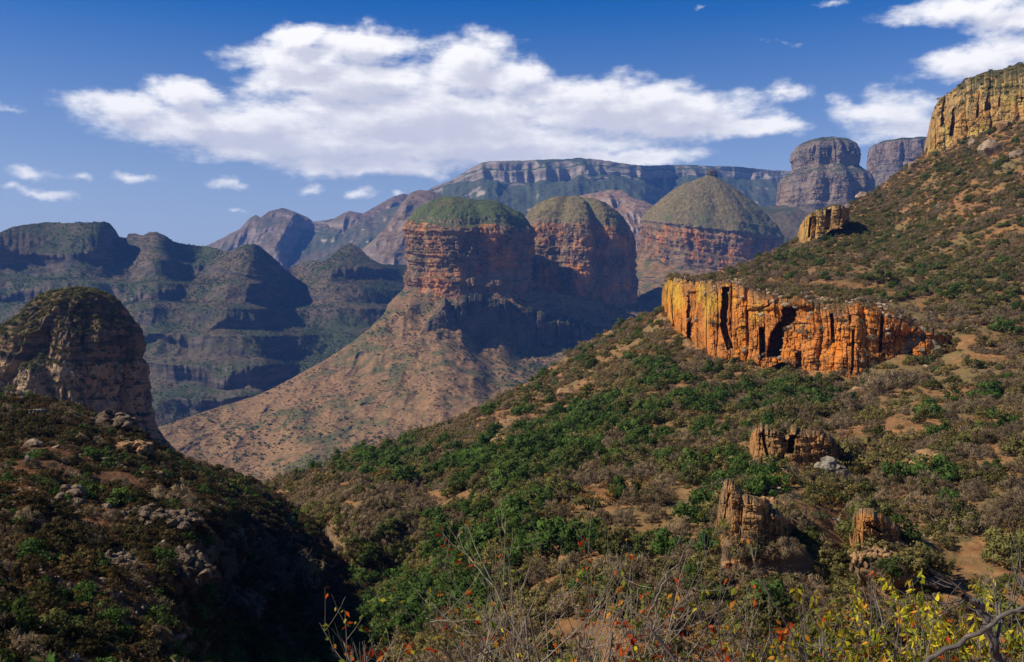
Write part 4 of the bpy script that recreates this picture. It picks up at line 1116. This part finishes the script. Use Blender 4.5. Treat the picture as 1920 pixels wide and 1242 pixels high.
BIG = []     # (apparent size, kind, place, height) of plants large enough to be things of their own
def gully(U, V):
    gu = np.interp(V, [640, 700, 800, 900, 1000, 1100, 1250], [1290, 1210, 1075, 975, 880, 730, 560])
    wd = np.interp(V, [640, 800, 1000, 1250], [30, 70, 90, 130])
    return np.exp(-((U - gu) / wd) ** 2)
def in_wall(U, V):
    top = np.interp(U, [1240, 1300, 1500, 1650, 1760], [516, 528, 556, 572, 600])
    bot = np.interp(U, [1240, 1275, 1331, 1400, 1600, 1700, 1760], [590, 640, 672, 682, 700, 664, 625])
    return (U > 1242) & (U < 1745) & (V > top - 3) & (V < bot - 4)
M['stone'] = cliff_mat('loose_stone', .6, (.42, .27, .15), (.36, .27, .18), (.10, .08, .06), strata=.2, streak=.2)
def build_scrub():
    r_ = np.random.default_rng(5)
    def mk(kd, layer, n, dens, hlo, hhi, label, name, power=1.6, keep=0):
        p = scatter_points(layer, n, dens, r_, lo=.02)
        u, v = px(p)
        ok = ~in_wall(u, v) if layer is RIGHT else np.ones(n, bool)
        p = p[ok]; u = u[ok]
        h = hlo + (hhi - hlo) * r_.uniform(0, 1, len(p)) ** power
        app = h / p[:, 1] * F
        app = np.where((u < 10) | (u > 1910) | (px(p)[1] > 1225) | (app > 120), 0, app)
        o = np.argsort(-app)
        big = o[:keep]; rest = o[keep:]
        for i in big:
            BIG.append((kd, p[i], h[i], layer))
        stuff(name, label, cat='scrub', pts=p[rest] - np.array([0, 0, .05]), scl=h[rest], protos=PROTO[kd])
    def patchy(cen, sc, lo, hi, seed):
        return sst(lo, hi, fbm(cen[..., 0] / sc, cen[..., 1] / sc, oct=4, seed=seed))
    BARE = [(1090, 775, 75, 34), (1250, 792, 50, 24), (1480, 528, 130, 16), (1690, 575, 80, 16), (1640, 500, 60, 16), (860, 1005, 45, 36), (1120, 935, 36, 42), (1655, 880, 70, 22), (1850, 640, 60, 22), (1790, 725, 45, 14), (1715, 1045, 45, 26), (1455, 960, 32, 22), (1850, 880, 55, 22), (960, 790, 60, 20), (1540, 450, 40, 14), (1290, 985, 30, 20), (1420, 1080, 60, 14)]
    LUSH = [(1300, 800, 120, 44, .55), (1330, 880, 110, 40, .5), (1090, 830, 60, 40, .8), (1230, 880, 70, 60, .25), (1620, 440, 140, 60, .55), (1830, 520, 110, 70, .6), (1760, 330, 90, 40, .4), (820, 885, 120, 30, .3), (720, 862, 90, 22, .4), (1490, 745, 60, 22, .6), (1240, 690, 60, 40, .4), (1720, 905, 90, 30, .35), (700, 1090, 150, 60, 1.2), (860, 1140, 150, 50, .9), (640, 1180, 120, 60, .8), (1150, 1040, 120, 40, .3), (1700, 1080, 60, 24, .5)]
    def blob(lst, U, V):
        o = 0 * U
        for q in lst:
            o = np.maximum(o, (q[4] if len(q) > 4 else 1) * np.exp(-(((U - q[0]) / q[2]) ** 2 + ((V - q[1]) / q[3]) ** 2)))
        return o
    THICK = [(670, 995, 80, 60, 5), (1090, 1130, 110, 45, 2.5), (960, 1160, 120, 50, 2), (760, 1060, 70, 50, 2)]
    bare = lambda U, V: np.clip(1 - 0.76 * blob(BARE, U, V), .03, 1) * (1 + blob(THICK, U, V))
    lush = lambda U, V: np.maximum(gully(U, V), blob(LUSH, U, V))
    near = lambda V: 1 + 1.5 * sst(920, 1130, V)
    mk('dry', RIGHT, 15000, lambda c, U, V: (.16 + 1.2 * patchy(c, 26, -.12, .25, 1) + .25 * sst(900, 1100, V)) * bare(U, V) * (1 - .55 * np.clip(lush(U, V), 0, 1)), 1.1, 4.0, 'dry grey brown thorn scrub spread over the near hillside', 'dry_scrub', keep=58)
    mk('olive', RIGHT, 10500, lambda c, U, V: near(V) * (.1 + 1.1 * patchy(c, 30, -.1, .3, 2) + .4 * lush(U, V) + .25 * sst(900, 1100, V)) * bare(U, V), 1.2, 4.3, 'olive coloured scrub spread over the near hillside', 'olive_scrub', power=2.0, keep=46)
    mk('green', RIGHT, 3500, lambda c, U, V: (.05 + .4 * patchy(c, 34, 0.0, .45, 3) + 1.3 * lush(U, V)) * bare(U, V), 1.5, 5.4, 'green bushes spread over the gully and the upper hillside', 'green_scrub', power=1.8, keep=48)
    mk('deep', RIGHT, 1200, lambda c, U, V: (.03 + 1.3 * np.maximum(gully(U, V) * sst(720, 800, V), blob(LUSH, U, V) * sst(620, 720, V)) * (.25 + patchy(c, 26, -.2, .3, 44))), 2.4, 6.8, 'dark green bushes crowding the gully of the near hillside', 'gully_scrub', power=1.4, keep=44)
    mk('rust', RIGHT, 1800, lambda c, U, V: 0.1 + patchy(c, 28, 0.05, .45, 6), 1.2, 3.6, 'rusty brown low bushes dotted over the near hillside', 'rusty_scrub', keep=22)
    mk('dry', LEFT, 1150, lambda c, U, V: 0.3 + patchy(c, 16, -.2, .35, 11), .8, 2.4, 'dry twiggy scrub on the dark left hill', 'dry_scrub', keep=16)
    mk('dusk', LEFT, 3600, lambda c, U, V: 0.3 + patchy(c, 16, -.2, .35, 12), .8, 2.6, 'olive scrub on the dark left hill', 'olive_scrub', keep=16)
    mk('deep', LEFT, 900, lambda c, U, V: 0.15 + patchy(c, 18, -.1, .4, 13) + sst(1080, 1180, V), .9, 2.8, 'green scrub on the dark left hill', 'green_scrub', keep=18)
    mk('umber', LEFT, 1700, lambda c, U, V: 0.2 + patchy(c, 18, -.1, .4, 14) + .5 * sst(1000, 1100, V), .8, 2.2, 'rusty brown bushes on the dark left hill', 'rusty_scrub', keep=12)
    for wn, n, lab in (('orange', 260, 'small dry bushes rooted on the ledges and brow of the orange cliff'), ('top', 420, 'green scrub fringing the brow of the top right cliff')):
        p = scatter_points(WALLS[wn], n, None, r_)
        stuff('cliff_scrub', lab, 'scrub', p, r_.uniform(1.2, 3.6, n), PROTO['olive'] + PROTO['dry' if wn == 'orange' else 'green'])
    p = scatter_points(WALLS['dome'], 2600, None, r_, vmax=900)
    stuff('dome_scrub', 'olive and green scrub covering the top of the rounded rock dome', 'scrub', p, r_.uniform(1.5, 4.2, len(p)), PROTO['olive'] + PROTO['green'])
    protos = []
    for i in range(5):
        V, Q = rock_blob(n_planes=9, seed=900 + i, rough=.1)
        mm = mesh_np('stone', V * np.array([.6, .5, .4]), Q, M['stone'], smooth=False)
        protos.append(mm)
    p = scatter_points(WALLS['orange'], 900, lambda c, U, V: 0 * U + 1, r_, lo=.25)
    stuff('rubble', 'broken stones along the brow of the orange cliff', 'stones', p, .5 + 2.2 * r_.uniform(0, 1, len(p)) ** 3, protos)
    for ly, n, lab in ((RIGHT, 4400, 'loose tan stones strewn over the near hillside'), (LEFT, 1800, 'loose stones strewn over the dark left hill')):
        p = scatter_points(ly, n, lambda c, U, V: 0.05 + patchy(c, 20, .1, .5, 31 + n % 7) + .6 * sst(420, 280, V), r_)
        u, v = px(p)
        p = p[~in_wall(u, v)] if ly is RIGHT else p
        stuff('rubble', lab, 'stones', p, .35 + 1.5 * r_.uniform(0, 1, len(p)) ** 4 * (1 if ly is RIGHT else .8), protos)
    # far: low trees seen as specks
    fg = far_proto('green', M['leaf_green'], 44, .30); fo = far_proto('olive', M['leaf_olive'], 44, .30); fd = far_proto('deep', M['leaf_deep'], 44, .30)
    def far(layer, n, dens, hlo, hhi, pr, label, name, **kw):
        p = scatter_points(layer, n, dens, r_, **kw)
        stuff(name, label, 'scrub', p, r_.uniform(hlo, hhi, n), pr)
    far(SPUR, 20000, lambda c, U, V: 0.10 + 1.6 * patchy(c, 150, -.05, .3, 21) + 1.2 * sst(0.1, .5, ridged(c[..., 0] / 130, c[..., 1] / 260, oct=3, seed=29)), 1.6, 4.8, fo, 'olive bushes speckled over the brown spur', 'far_scrub', vmax=960)
    far(SPUR, 7500, lambda c, U, V: 0.06 + .35 * sst(840, 960, U) + patchy(c, 140, .05, .4, 22) + 1.3 * sst(880, 1000, U) * sst(540, 620, V), 4, 9, fd, 'dark green trees speckled over the spur and the shaded saddle', 'far_scrub', vmax=960)
    far(FARLEFT, 14000, lambda c, U, V: 0.2 + patchy(c, 220, -.05, .30, 23), 3, 7, fd, 'dark bushes speckled over the long hills on the left', 'far_scrub', vmax=800, umax=1000)
    far(FARLEFT, 6000, lambda c, U, V: 0.3 + patchy(c, 180, -.05, .30, 24), 3, 6.5, fo, 'olive bushes speckled over the long hills on the left', 'far_scrub', vmax=800, umax=1000)
build_scrub()
LANDMARKS = [(1480, 640, 'the orange cliff'), (1462, 845, 'the craggy tan outcrop'), (1562, 880, 'the pale grey block heap'), (1374, 980, 'the orange rock pinnacle'), (1628, 1000, 'the weathered orange outcrop'),
             (1067, 738, 'the flat tan slab'), (1540, 415, 'the yellow bluff'), (1712, 635, 'the grey broken blocks'), (1852, 278, 'the pinkish boulder'), (1761, 386, 'the lone white stone'), (124, 928, 'the big grey boulder'),
             (200, 785, 'the dark overhang ledge'), (250, 985, 'the ledge of sunlit blocks'), (1320, 1020, 'the candelabra tree'), (945, 825, 'the small tan rock step'), (500, 1050, 'the black shadow'), (700, 1060, 'the bright green tree clump'),
             (1755, 860, 'the low tan ledge'), (1720, 1090, 'the brown rock step'), (1080, 1120, 'the bare red leaved shrub'), (1000, 900, 'the green gully trees')]
LOOK = {'green': 'mid green leafy bush', 'deep': 'dark green rounded bush', 'olive': 'dull olive bush', 'dry': 'bare grey brown thorn bush', 'rust': 'rusty brown low bush', 'dusk': 'dark olive bush', 'umber': 'dark orange brown bush'}
ORD = ['first', 'second', 'third', 'fourth', 'fifth', 'sixth', 'seventh', 'eighth', 'ninth', 'tenth', 'eleventh', 'twelfth', 'thirteenth', 'fourteenth', 'fifteenth']
def where(u, v):
    k = min(range(len(LANDMARKS)), key=lambda i: (LANDMARKS[i][0] - u) ** 2 + ((LANDMARKS[i][1] - v) * 1.4) ** 2)
    lu, lv, nm = LANDMARKS[k]
    dx, dy = u - lu, v - lv
    if abs(dx) > abs(dy) * 1.2:
        return ('left of ' if dx < 0 else 'right of ') + nm
    return ('above ' if dy < 0 else 'below ') + nm
def plant(kd, p, h, name='bush', cat='bush', label=None, group=None, wide=1.0):
    t = empty(name, p - np.array([0, 0, .05]))
    me, st = PROTO[kd][rng.integers(0, 4)]
    t.rotation_euler = (0, 0, rng.uniform(0, 6.28)); t.scale = (h * wide, h * wide, h)
    c = bpy.data.objects.new('crown', me); COL.objects.link(c); c.parent = t
    s_ = bpy.data.objects.new('trunk' if name == 'tree' else 'stems', st); COL.objects.link(s_); s_.parent = t
    tag(t, label, cat, group)
    return t
def build_big():
    # trees and bushes that stand out in the photo: kind, u, v of the foot, height in px, label
    hand = [('deep', 690, 1092, 66, RIGHT, 'tree', 'large bright green tree in the gully bottom beside the black shadow'), ('deep', 735, 1088, 52, RIGHT, 'tree', 'dense green tree just right of the large gully tree'),
            ('deep', 625, 1105, 56, RIGHT, 'tree', 'dark green tree at the edge of the black shadow'), ('green', 600, 1048, 44, RIGHT, 'tree', 'yellow green tree above the gully bottom by the left hill'), ('green', 815, 1120, 40, RIGHT, 'tree', 'green tree right of the dense gully clump'),
            ('deep', 928, 985, 40, RIGHT, 'tree', 'round dark green tree standing alone in the middle slope'), ('deep', 950, 900, 40, RIGHT, 'tree', 'dark green tree left of the gully line'), ('deep', 918, 862, 34, RIGHT, 'tree', 'small dark green tree under the tan rock step'),
            ('deep', 1010, 868, 46, RIGHT, 'tree', 'dark tree at the head of the gully'), ('deep', 1045, 852, 44, RIGHT, 'tree', 'green tree in the upper part of the gully'), ('green', 1085, 880, 52, RIGHT, 'tree', 'light green tree on the right side of the gully'), ('green', 1055, 930, 50, RIGHT, 'tree', 'light green tree lower down the right side of the gully'),
            ('deep', 1000, 945, 40, RIGHT, 'tree', 'dark green tree in the middle of the gully'), ('deep', 852, 850, 30, RIGHT, 'tree', 'dark tree near the ridge line over the brown spur'), ('olive', 1600, 885, 78, RIGHT, 'bush', 'tall dark olive bush beside the pale grey block heap'), ('olive', 1652, 890, 58, RIGHT, 'bush', 'broad dark olive bush right of the tall one'),
            ('olive', 1762, 828, 40, RIGHT, 'bush', 'dark round bush on open soil above the low tan ledge'), ('dry', 1655, 735, 54, RIGHT, 'tree', 'flat topped bare grey tree under the right end of the orange cliff'), ('dry', 1585, 775, 44, RIGHT, 'bush', 'pale grey bare bush in front of the flat topped tree'), ('green', 1500, 738, 44, RIGHT, 'bush', 'bright yellow green bush under the orange cliff'),
            ('green', 1648, 530, 36, RIGHT, 'bush', 'bright yellow green bush on the plateau above the orange cliff'), ('deep', 1668, 1078, 40, RIGHT, 'bush', 'dark green bush right of the weathered outcrop'), ('deep', 1708, 1065, 34, RIGHT, 'bush', 'low dark green spreading bush on dry slope lower right'), ('green', 1500, 490, 30, RIGHT, 'bush', 'green bush at the edge of the slope under the yellow bluff'),
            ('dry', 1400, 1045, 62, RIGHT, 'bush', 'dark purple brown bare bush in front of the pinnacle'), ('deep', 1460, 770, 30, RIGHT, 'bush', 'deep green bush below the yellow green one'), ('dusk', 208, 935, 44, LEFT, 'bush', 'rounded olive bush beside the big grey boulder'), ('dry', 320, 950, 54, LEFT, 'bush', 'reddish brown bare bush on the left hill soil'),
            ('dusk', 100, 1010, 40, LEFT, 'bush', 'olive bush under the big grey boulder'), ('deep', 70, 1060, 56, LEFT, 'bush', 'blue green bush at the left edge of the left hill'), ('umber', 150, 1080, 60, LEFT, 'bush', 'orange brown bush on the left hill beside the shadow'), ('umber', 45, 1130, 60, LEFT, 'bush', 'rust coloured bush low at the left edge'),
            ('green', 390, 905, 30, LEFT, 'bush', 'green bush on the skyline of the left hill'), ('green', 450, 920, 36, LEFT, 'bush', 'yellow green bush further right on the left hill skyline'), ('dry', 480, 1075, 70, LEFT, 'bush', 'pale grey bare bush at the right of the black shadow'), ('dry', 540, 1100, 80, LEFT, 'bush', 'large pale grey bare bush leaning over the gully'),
            ('green', 100, 1190, 60, LEFT, 'bush', 'green bush in the bottom left corner'), ('green', 200, 1225, 55, LEFT, 'bush', 'bright green bush at the bottom left below the shadow'), ('green', 470, 1235, 62, LEFT, 'bush', 'grey green tall bush at the bottom under the shadow'), ('green', 560, 1230, 60, RIGHT, 'bush', 'bright green leafy bush at the bottom beside the red leaved shrubs')]
    for kd, u, v, hp, ly, nm, lab in hand:
        p = ly.at(u, v)
        plant(kd, p, hp * p[1] / F, nm, nm, lab, 'trees in the gully' if nm == 'tree' else 'bushes that stand out on the slopes')
    rows = {}
    for kd, p, h, ly in BIG:
        u, v = px(p[None]); u, v = float(u[0]), float(v[0])
        rows.setdefault((LOOK[kd], where(u, v)), []).append((u, kd, p, h))
    for (lk, wh), lst in rows.items():
        lst.sort(key=lambda q: q[0])
        for i, (u, kd, p, h) in enumerate(lst):
            if len(lst) == 1: lab = f'{lk} {wh}'
            else: lab = f'{lk} {wh}, {ORD[min(i, 14)]} from the left'
            plant(kd, p, h, 'bush', 'bush', lab, 'bushes on the near slopes')
build_big()
# ------------------------------------------------------------------ dead trees, candelabra tree, aloe
def grow(parts, tips, p, d, L, r, lev, r_, wig=0.25, up=0.15, kids=(2, 4), shrink=0.62):
    n = 6
    path = [np.array(p, float)]
    d = np.array(d, float)
    for i in range(n):
        d = d + r_.normal(size=3) * wig * 0.4 + np.array([0, 0, up * 0.3])
        d /= np.linalg.norm(d)
        path.append(path[-1] + d * L / n)
    path = np.array(path)
    parts.append(tube(path, np.linspace(r, r * 0.55, n + 1), 5 if lev > 1 else 4))
    if lev == 0:
        tips.append((path[-1], d, path))
        return
    for _ in range(r_.integers(kids[0], kids[1] + 1)):
        t = r_.uniform(.35, 1.0)
        k = min(int(t * n), n)
        dd = d + r_.normal(size=3) * 0.62
        dd /= np.linalg.norm(dd)
        grow(parts, tips, path[k], dd, L * shrink * r_.uniform(.7, 1.2), r * 0.6, lev - 1, r_, wig, up, kids, shrink)
    tips.append((path[-1], d, path))
M['dead_wood'] = leaf_mat('bleached_dead_wood', (.42, .38, .33), (.60, .56, .50), trans=0.0)
M['twig_pale'] = leaf_mat('pale_twig_bark', (.17, .135, .10), (.31, .26, .20), trans=0.0)
M['succulent'] = leaf_mat('succulent_green', (.030, .060, .020), (.060, .095, .035), trans=0.0)
M['aloe'] = leaf_mat('aloe_grey_green', (.10, .13, .11), (.17, .20, .17), trans=0.0)
def dead_tree(layer, u, v, hp, lean, label, seed):
    r_ = np.random.default_rng(seed)
    p = layer.at(u, v); h = hp * p[1] / F
    parts, tips = [], []
    grow(parts, tips, (0, 0, -.1), (lean, 0, 1), h * .7, h * .03, 2, r_, wig=.5, up=.05)
    V, Q = join(parts)
    me = mesh_np('dead_tree', V, Q, M['dead_wood']); tint_attr(me, r_.uniform(0, 1, len(Q)))
    tag(link('dead_tree', me, loc=p), label, 'dead tree')
def build_odd():
    dead_tree(RIGHT, 1382, 922, 46, -1.6, 'bleached dead tree leaning left over the top of the orange pinnacle', 1)
    dead_tree(RIGHT, 1595, 1000, 52, -.9, 'dead pale branches beside the weathered orange outcrop', 2)
    dead_tree(RIGHT, 1228, 712, 36, .6, 'small dead tree standing by the grey boulder left of the orange cliff', 3)
    dead_tree(RIGHT, 1440, 812, 34, -1.0, 'dark snag leaning over the craggy tan outcrop', 4)
    dead_tree(RIGHT, 1450, 745, 30, 1.2, 'tangle of white dead wood below the middle of the orange cliff', 5)
    # candelabra tree: a short trunk and many upcurved arms
    r_ = np.random.default_rng(3)
    p = RIGHT.at(1324, 1052); h = 56 * p[1] / F
    t = empty('candelabra_tree', p); tag(t, 'dark green candelabra tree with upcurved arms left of the orange pinnacle', 'succulent tree')
    V, Q = tube(np.array([(0, 0, -.2), (0, 0, h * .2), (.02, 0, h * .42)]), [h * .045, h * .04, h * .035], 7)
    me = mesh_np('trunk', V, Q, M['bark_dark']); tint_attr(me, r_.uniform(0, 1, len(Q))); link('trunk', me, t)
    parts = []
    for i in range(34):
        a = r_.uniform(0, 6.28); sp = r_.uniform(.08, .42) * h; z0 = r_.uniform(.28, .42) * h
        hh = (1.0 - .8 * (sp / (.5 * h)) ** 2 * .5) * h * r_.uniform(.82, 1)
        q = np.linspace(0, 1, 7)
        rr = sp * (1 - (1 - q) ** 2.2)
        parts.append(tube(np.stack([rr * math.cos(a), rr * math.sin(a), z0 + (hh - z0) * q ** 1.5], -1), np.full(7, h * .022) * np.linspace(1, .8, 7), 5))
    V, Q = join(parts)
    me = mesh_np('crown', V, Q, M['succulent']); tint_attr(me, r_.uniform(0, 1, len(Q))); link('crown', me, t)
    # grey aloe cluster
    p = RIGHT.at(1172, 1050); h = 40 * p[1] / F
    parts = []
    for c in range(9):
        o = np.array([r_.uniform(-.6, .6) * h, r_.uniform(-.4, .4) * h, r_.uniform(.15, .55) * h])
        parts.append(tube(np.stack([o * np.array([.6, .6, 0]) - np.array([0, 0, .1]), o]), [h * .05, h * .05], 5))
        for i in range(34):
            d = r_.normal(size=3); d[2] = abs(d[2]) * .8; d /= np.linalg.norm(d)
            parts.append(tube(np.stack([o, o + d * h * .2, o + d * h * .36 + np.array([0, 0, h * .04])]), [h * .022, h * .02, h * .002], 4))
    V, Q = join(parts)
    me = mesh_np('aloe', V, Q, M['aloe']); tint_attr(me, r_.uniform(0, 1, len(Q)))
    tag(link('aloe', me, loc=p), 'spiky grey green aloe cluster right of the gully above the bare shrub', 'aloe')
build_odd()

# ------------------------------------------------------------------ shrubs on the bank in front
def bank_z(x, y):
    return -1.75 - (0.30 * y + 0.0019 * y * y if y > 0 else 0.02 * y)
M['leaf_red'] = leaf_mat('red_autumn_leaves', (.30, .022, .008), (.52, .10, .014), trans=0.4)
M['leaf_orange'] = leaf_mat('orange_autumn_leaves', (.50, .17, .02), (.62, .30, .03), trans=0.4)
M['leaf_yellow'] = leaf_mat('yellow_autumn_leaves', (.40, .33, .02), (.62, .50, .04), trans=0.4)
M['leaf_lime'] = leaf_mat('yellow_green_leaves', (.10, .15, .015), (.26, .26, .03), trans=0.4)
def leaf_blades(tips, r_, per, size, droop, elong, frac=.16):
    C, D = [], []
    for (p, d, path) in tips:
        if r_.random() > frac: continue
        for _ in range(r_.poisson(per / frac)):
            k = r_.integers(len(path) - 3, len(path))
            C.append(path[k] + r_.normal(size=3) * size * .35)
            dd = d * .4 + r_.normal(size=3) * .6 + np.array([0, 0, -droop])
            D.append(dd / np.linalg.norm(dd))
    if not C:
        return None
    C, D = np.array(C), np.array(D)
    n = len(C)
    t = r_.normal(size=(n, 3)); b = np.cross(D, t); b /= np.linalg.norm(b, axis=1)[:, None]
    nn = np.cross(D, b)
    s1 = size * r_.uniform(.55, 1.3, n)[:, None]
    A = D * s1 * elong; B = b * s1 * .5
    mid = C + A * .45 + nn * s1 * .12
    V = np.stack([C, mid + B, C + A, mid - B], 1).reshape(-1, 3)
    return V, np.arange(4 * n).reshape(-1, 4)
def shrub(u, Y, top_v, label, seed, stems=9, spread=.5, lev=3, leaves=(('leaf_red', .6), ('leaf_orange', .3)), lsize=.038, per=.7, bark='twig_pale', rad=.015, elong=1.9, droop=.7, name='shrub', group='bare shrubs on the near bank', shrink=.62, kids=(2, 3)):
    r_ = np.random.default_rng(seed)
    x = (u - U0) / F * Y; z = bank_z(x, Y)
    H = (V0 - top_v) / F * Y - z
    t = empty(name, (x, Y, z)); tag(t, label, 'shrub', group)
    parts, tips = [], []
    for i in range(stems):
        a = r_.uniform(0, 6.28)
        d = np.array([math.cos(a) * spread, math.sin(a) * spread * .7, 1.0]); d /= np.linalg.norm(d)
        grow(parts, tips, (r_.normal() * .12, r_.normal() * .12, -.1), d, H * r_.uniform(.50, .66), rad * r_.uniform(.7, 1.2), lev, r_, wig=.20, up=.18, kids=kids, shrink=shrink)
    V, Q = join(parts)
    sc = H / np.percentile(V[:, 2], 99.6)
    V = V * np.array([1, 1, sc])
    me = mesh_np('branches', V, Q, M[bark]); tint_attr(me, r_.uniform(0, 1, len(Q)))
    link('branches', me, t)
    tips = [(p * np.array([1, 1, sc]), d, q * np.array([1, 1, sc])) for p, d, q in tips]
    Vs, Qs, mi, off = [], [], [], 0
    for i, (mt, w) in enumerate(leaves):
        o = leaf_blades(tips, r_, per * w, lsize, droop, elong, .16 if mt != 'leaf_yellow' and per < 2 else .5)
        if o is None: continue
        Vs.append(o[0]); Qs.append(o[1] + off); off += len(o[0]); mi.append(np.full(len(o[1]), i))
    if Vs:
        me = mesh_np('leaves', np.concatenate(Vs), np.concatenate(Qs), smooth=False, mats=[M[m_] for m_, w in leaves], mi=np.concatenate(mi))
        tint_attr(me, r_.uniform(0, 1, len(me.polygons)))
        link('leaves', me, t)
def limb(pts, rads, label, seed, twigs=8):
    """a leaning branch given by photo pixels and depth, rooted in the bank below the frame"""
    r_ = np.random.default_rng(seed)
    path = np.array([P(u, v, Y) for u, v, Y in pts])
    x, y = path[0, 0], path[0, 1]
    root = np.array([x + .1, y + .1, bank_z(x, y) - .1])
    path = np.concatenate([[root], path])
    t = np.linspace(0, 1, len(path)); q = np.linspace(0, 1, 26)
    sm = np.stack([np.interp(q, t, path[:, i]) for i in range(3)], -1)
    for _ in range(3):
        sm[1:-1] = (sm[:-2] + 2 * sm[1:-1] + sm[2:]) / 4
    sm += r_.normal(size=sm.shape) * .011
    rr = np.interp(q, np.linspace(0, 1, len(rads)), rads)
    parts, tips = [tube(sm, rr, 8)], []
    for i in range(twigs):
        k = r_.integers(9, 25)
        d = (sm[k] - sm[k - 1]); d /= np.linalg.norm(d); d = d + r_.normal(size=3) * .6
        grow(parts, tips, sm[k], d / np.linalg.norm(d), r_.uniform(.15, .45), rr[k] * .4, 1, r_)
    V, Q = join(parts)
    c = root
    me = mesh_np('branch', V - c, Q, M['twig_grey']); tint_attr(me, r_.uniform(0, 1, len(Q)))
    tag(link('bare_branch', me, loc=c), label, 'branch')
M['twig_grey'] = leaf_mat('grey_branch_bark', (.085, .072, .062), (.19, .165, .145), trans=0.0)
def build_front():
    RO = (('leaf_red', 1.0), ('leaf_orange', .42), ('leaf_yellow', .15), ('leaf_lime', .9))
    YL = (('leaf_yellow', 1.0), ('leaf_lime', .9), ('leaf_orange', .16), ('leaf_red', .07))
    shrub(1075, 9.0, 962, 'tall bare shrub with scattered red leaves at the bottom centre', 1, stems=11, spread=.42, leaves=RO, per=.42)
    shrub(945, 10.0, 1010, 'bare red leaved shrub just left of the tallest one', 2, stems=9, spread=.4, leaves=RO, per=.40)
    shrub(1195, 9.0, 1050, 'pale stemmed shrub with red leaves just right of the tallest one', 3, stems=10, spread=.5, leaves=RO, per=.45)
    shrub(700, 11.0, 1135, 'low bare shrub with orange and red leaves left of the bare red leaved shrubs', 4, stems=9, spread=.55, leaves=RO, per=.6)
    shrub(840, 10.5, 1120, 'thin grey twiggy shrub between two red leaved shrubs', 5, stems=8, spread=.5, leaves=RO, per=.25)
    shrub(1340, 9.5, 1110, 'thin bare shrub with orange leaves left of the yellow leaved shrubs', 6, stems=8, spread=.45, leaves=RO, per=.5)
    shrub(1480, 8.6, 985, 'tall dark twigged shrub with few red leaves rising above yellow leaves', 7, stems=7, spread=.35, leaves=RO, per=.42, bark='twig_grey')
    shrub(1605, 8.8, 1000, 'tall forked bare shrub behind the yellow leaves in the lower right', 8, stems=6, spread=.35, leaves=RO, per=.40, bark='twig_grey')
    shrub(1850, 8.2, 960, 'tall bare shrub with red leaves against the right edge', 9, stems=8, spread=.4, leaves=RO, per=.5, bark='twig_grey')
    for i, (u, Y, tv, lab) in enumerate([(1450, 9.6, 1150, 'yellow leaved shrub at the left end of the yellow row'), (1560, 9.0, 1120, 'yellow leaved shrub second from the left in the yellow row'), (1670, 9.4, 1105, 'yellow leaved shrub in the middle of the yellow row'),
                                         (1770, 8.8, 1110, 'yellow leaved shrub crossed by the grey leaning branch'), (1880, 9.2, 1095, 'yellow leaved shrub at the right edge of the yellow row')]):
        shrub(u, Y, tv, lab, 20 + i, stems=13, spread=.5, leaves=YL, per=3.6, lsize=.030, elong=2.6, droop=1.0, rad=.009, group='yellow leaved shrubs on the near bank')
    limb([(1700, 1290, 5.6), (1745, 1236, 5.6), (1800, 1200, 5.6), (1855, 1175, 5.6), (1885, 1150, 5.6), (1930, 1132, 5.6), (1990, 1118, 5.7)], [.017, .0155, .014, .0125, .011], 'long grey bare branch slanting up to the right edge', 1, twigs=7)
    limb([(1880, 1262, 6.4), (1862, 1210, 6.4), (1846, 1160, 6.4), (1835, 1128, 6.4), (1808, 1122, 6.4)], [.034, .030, .028, .030, .016], 'thick dark broken branch stub behind the long grey branch', 2, twigs=4)
    limb([(1285, 1262, 7.6), (1215, 1180, 7.6), (1232, 1120, 7.6), (1262, 1068, 7.6), (1298, 1008, 7.6)], [.014, .012, .010, .008, .005], 'straight pale shoot with a reddish tip right of the bare shrub', 3, twigs=3)
    r_ = np.random.default_rng(77)
    n = 1500
    y = r_.uniform(9, 70, n); x = (r_.uniform(-80, 2000, n) - U0) / F * y
    h = r_.uniform(.5, 1.7, n)
    p = np.stack([x, y, np.array([bank_z(a, b) for a, b in zip(x, y)])], -1)
    ok = V0 - (p[:, 2] + h) / y * F > np.where(px(p)[0] < 640, 1185, 1150)
    stuff('bank_scrub', 'low green and dry scrub on the bank below the red leaved shrubs', 'scrub', p[ok], h[ok], PROTO['green'] + PROTO['deep'] + PROTO['olive'] + PROTO['dry'])
build_front()

# ------------------------------------------------------------------ the air
def build_haze():
    x0, x1, y0, y1, z0, z1 = -16000, 16000, -3500, 21000, -520, 1900
    V = [(x, y, z) for z in (z0, z1) for y in (y0, y1) for x in (x0, x1)]
    Q = [(0, 2, 3, 1), (4, 5, 7, 6), (0, 1, 5, 4), (2, 6, 7, 3), (0, 4, 6, 2), (1, 3, 7, 5)]
    m = bpy.data.materials.new('air_haze')
    m.use_nodes = True
    g = NT(m.node_tree)
    out = g.n('ShaderNodeOutputMaterial')
    pv = g.n('ShaderNodeVolumePrincipled')
    pv.inputs['Color'].default_value = (0.13, 0.34, 1.0, 1)
    pv.inputs['Density'].default_value = 4.0e-5
    pv.inputs['Anisotropy'].default_value = 0.0
    g.t.links.new(pv.outputs[0], out.inputs['Volume'])
    o = link('haze', mesh_np('haze', V, Q, m, smooth=False))
    tag(o, 'thin blue haze that veils the far hills', 'haze', kind='stuff')
build_haze()
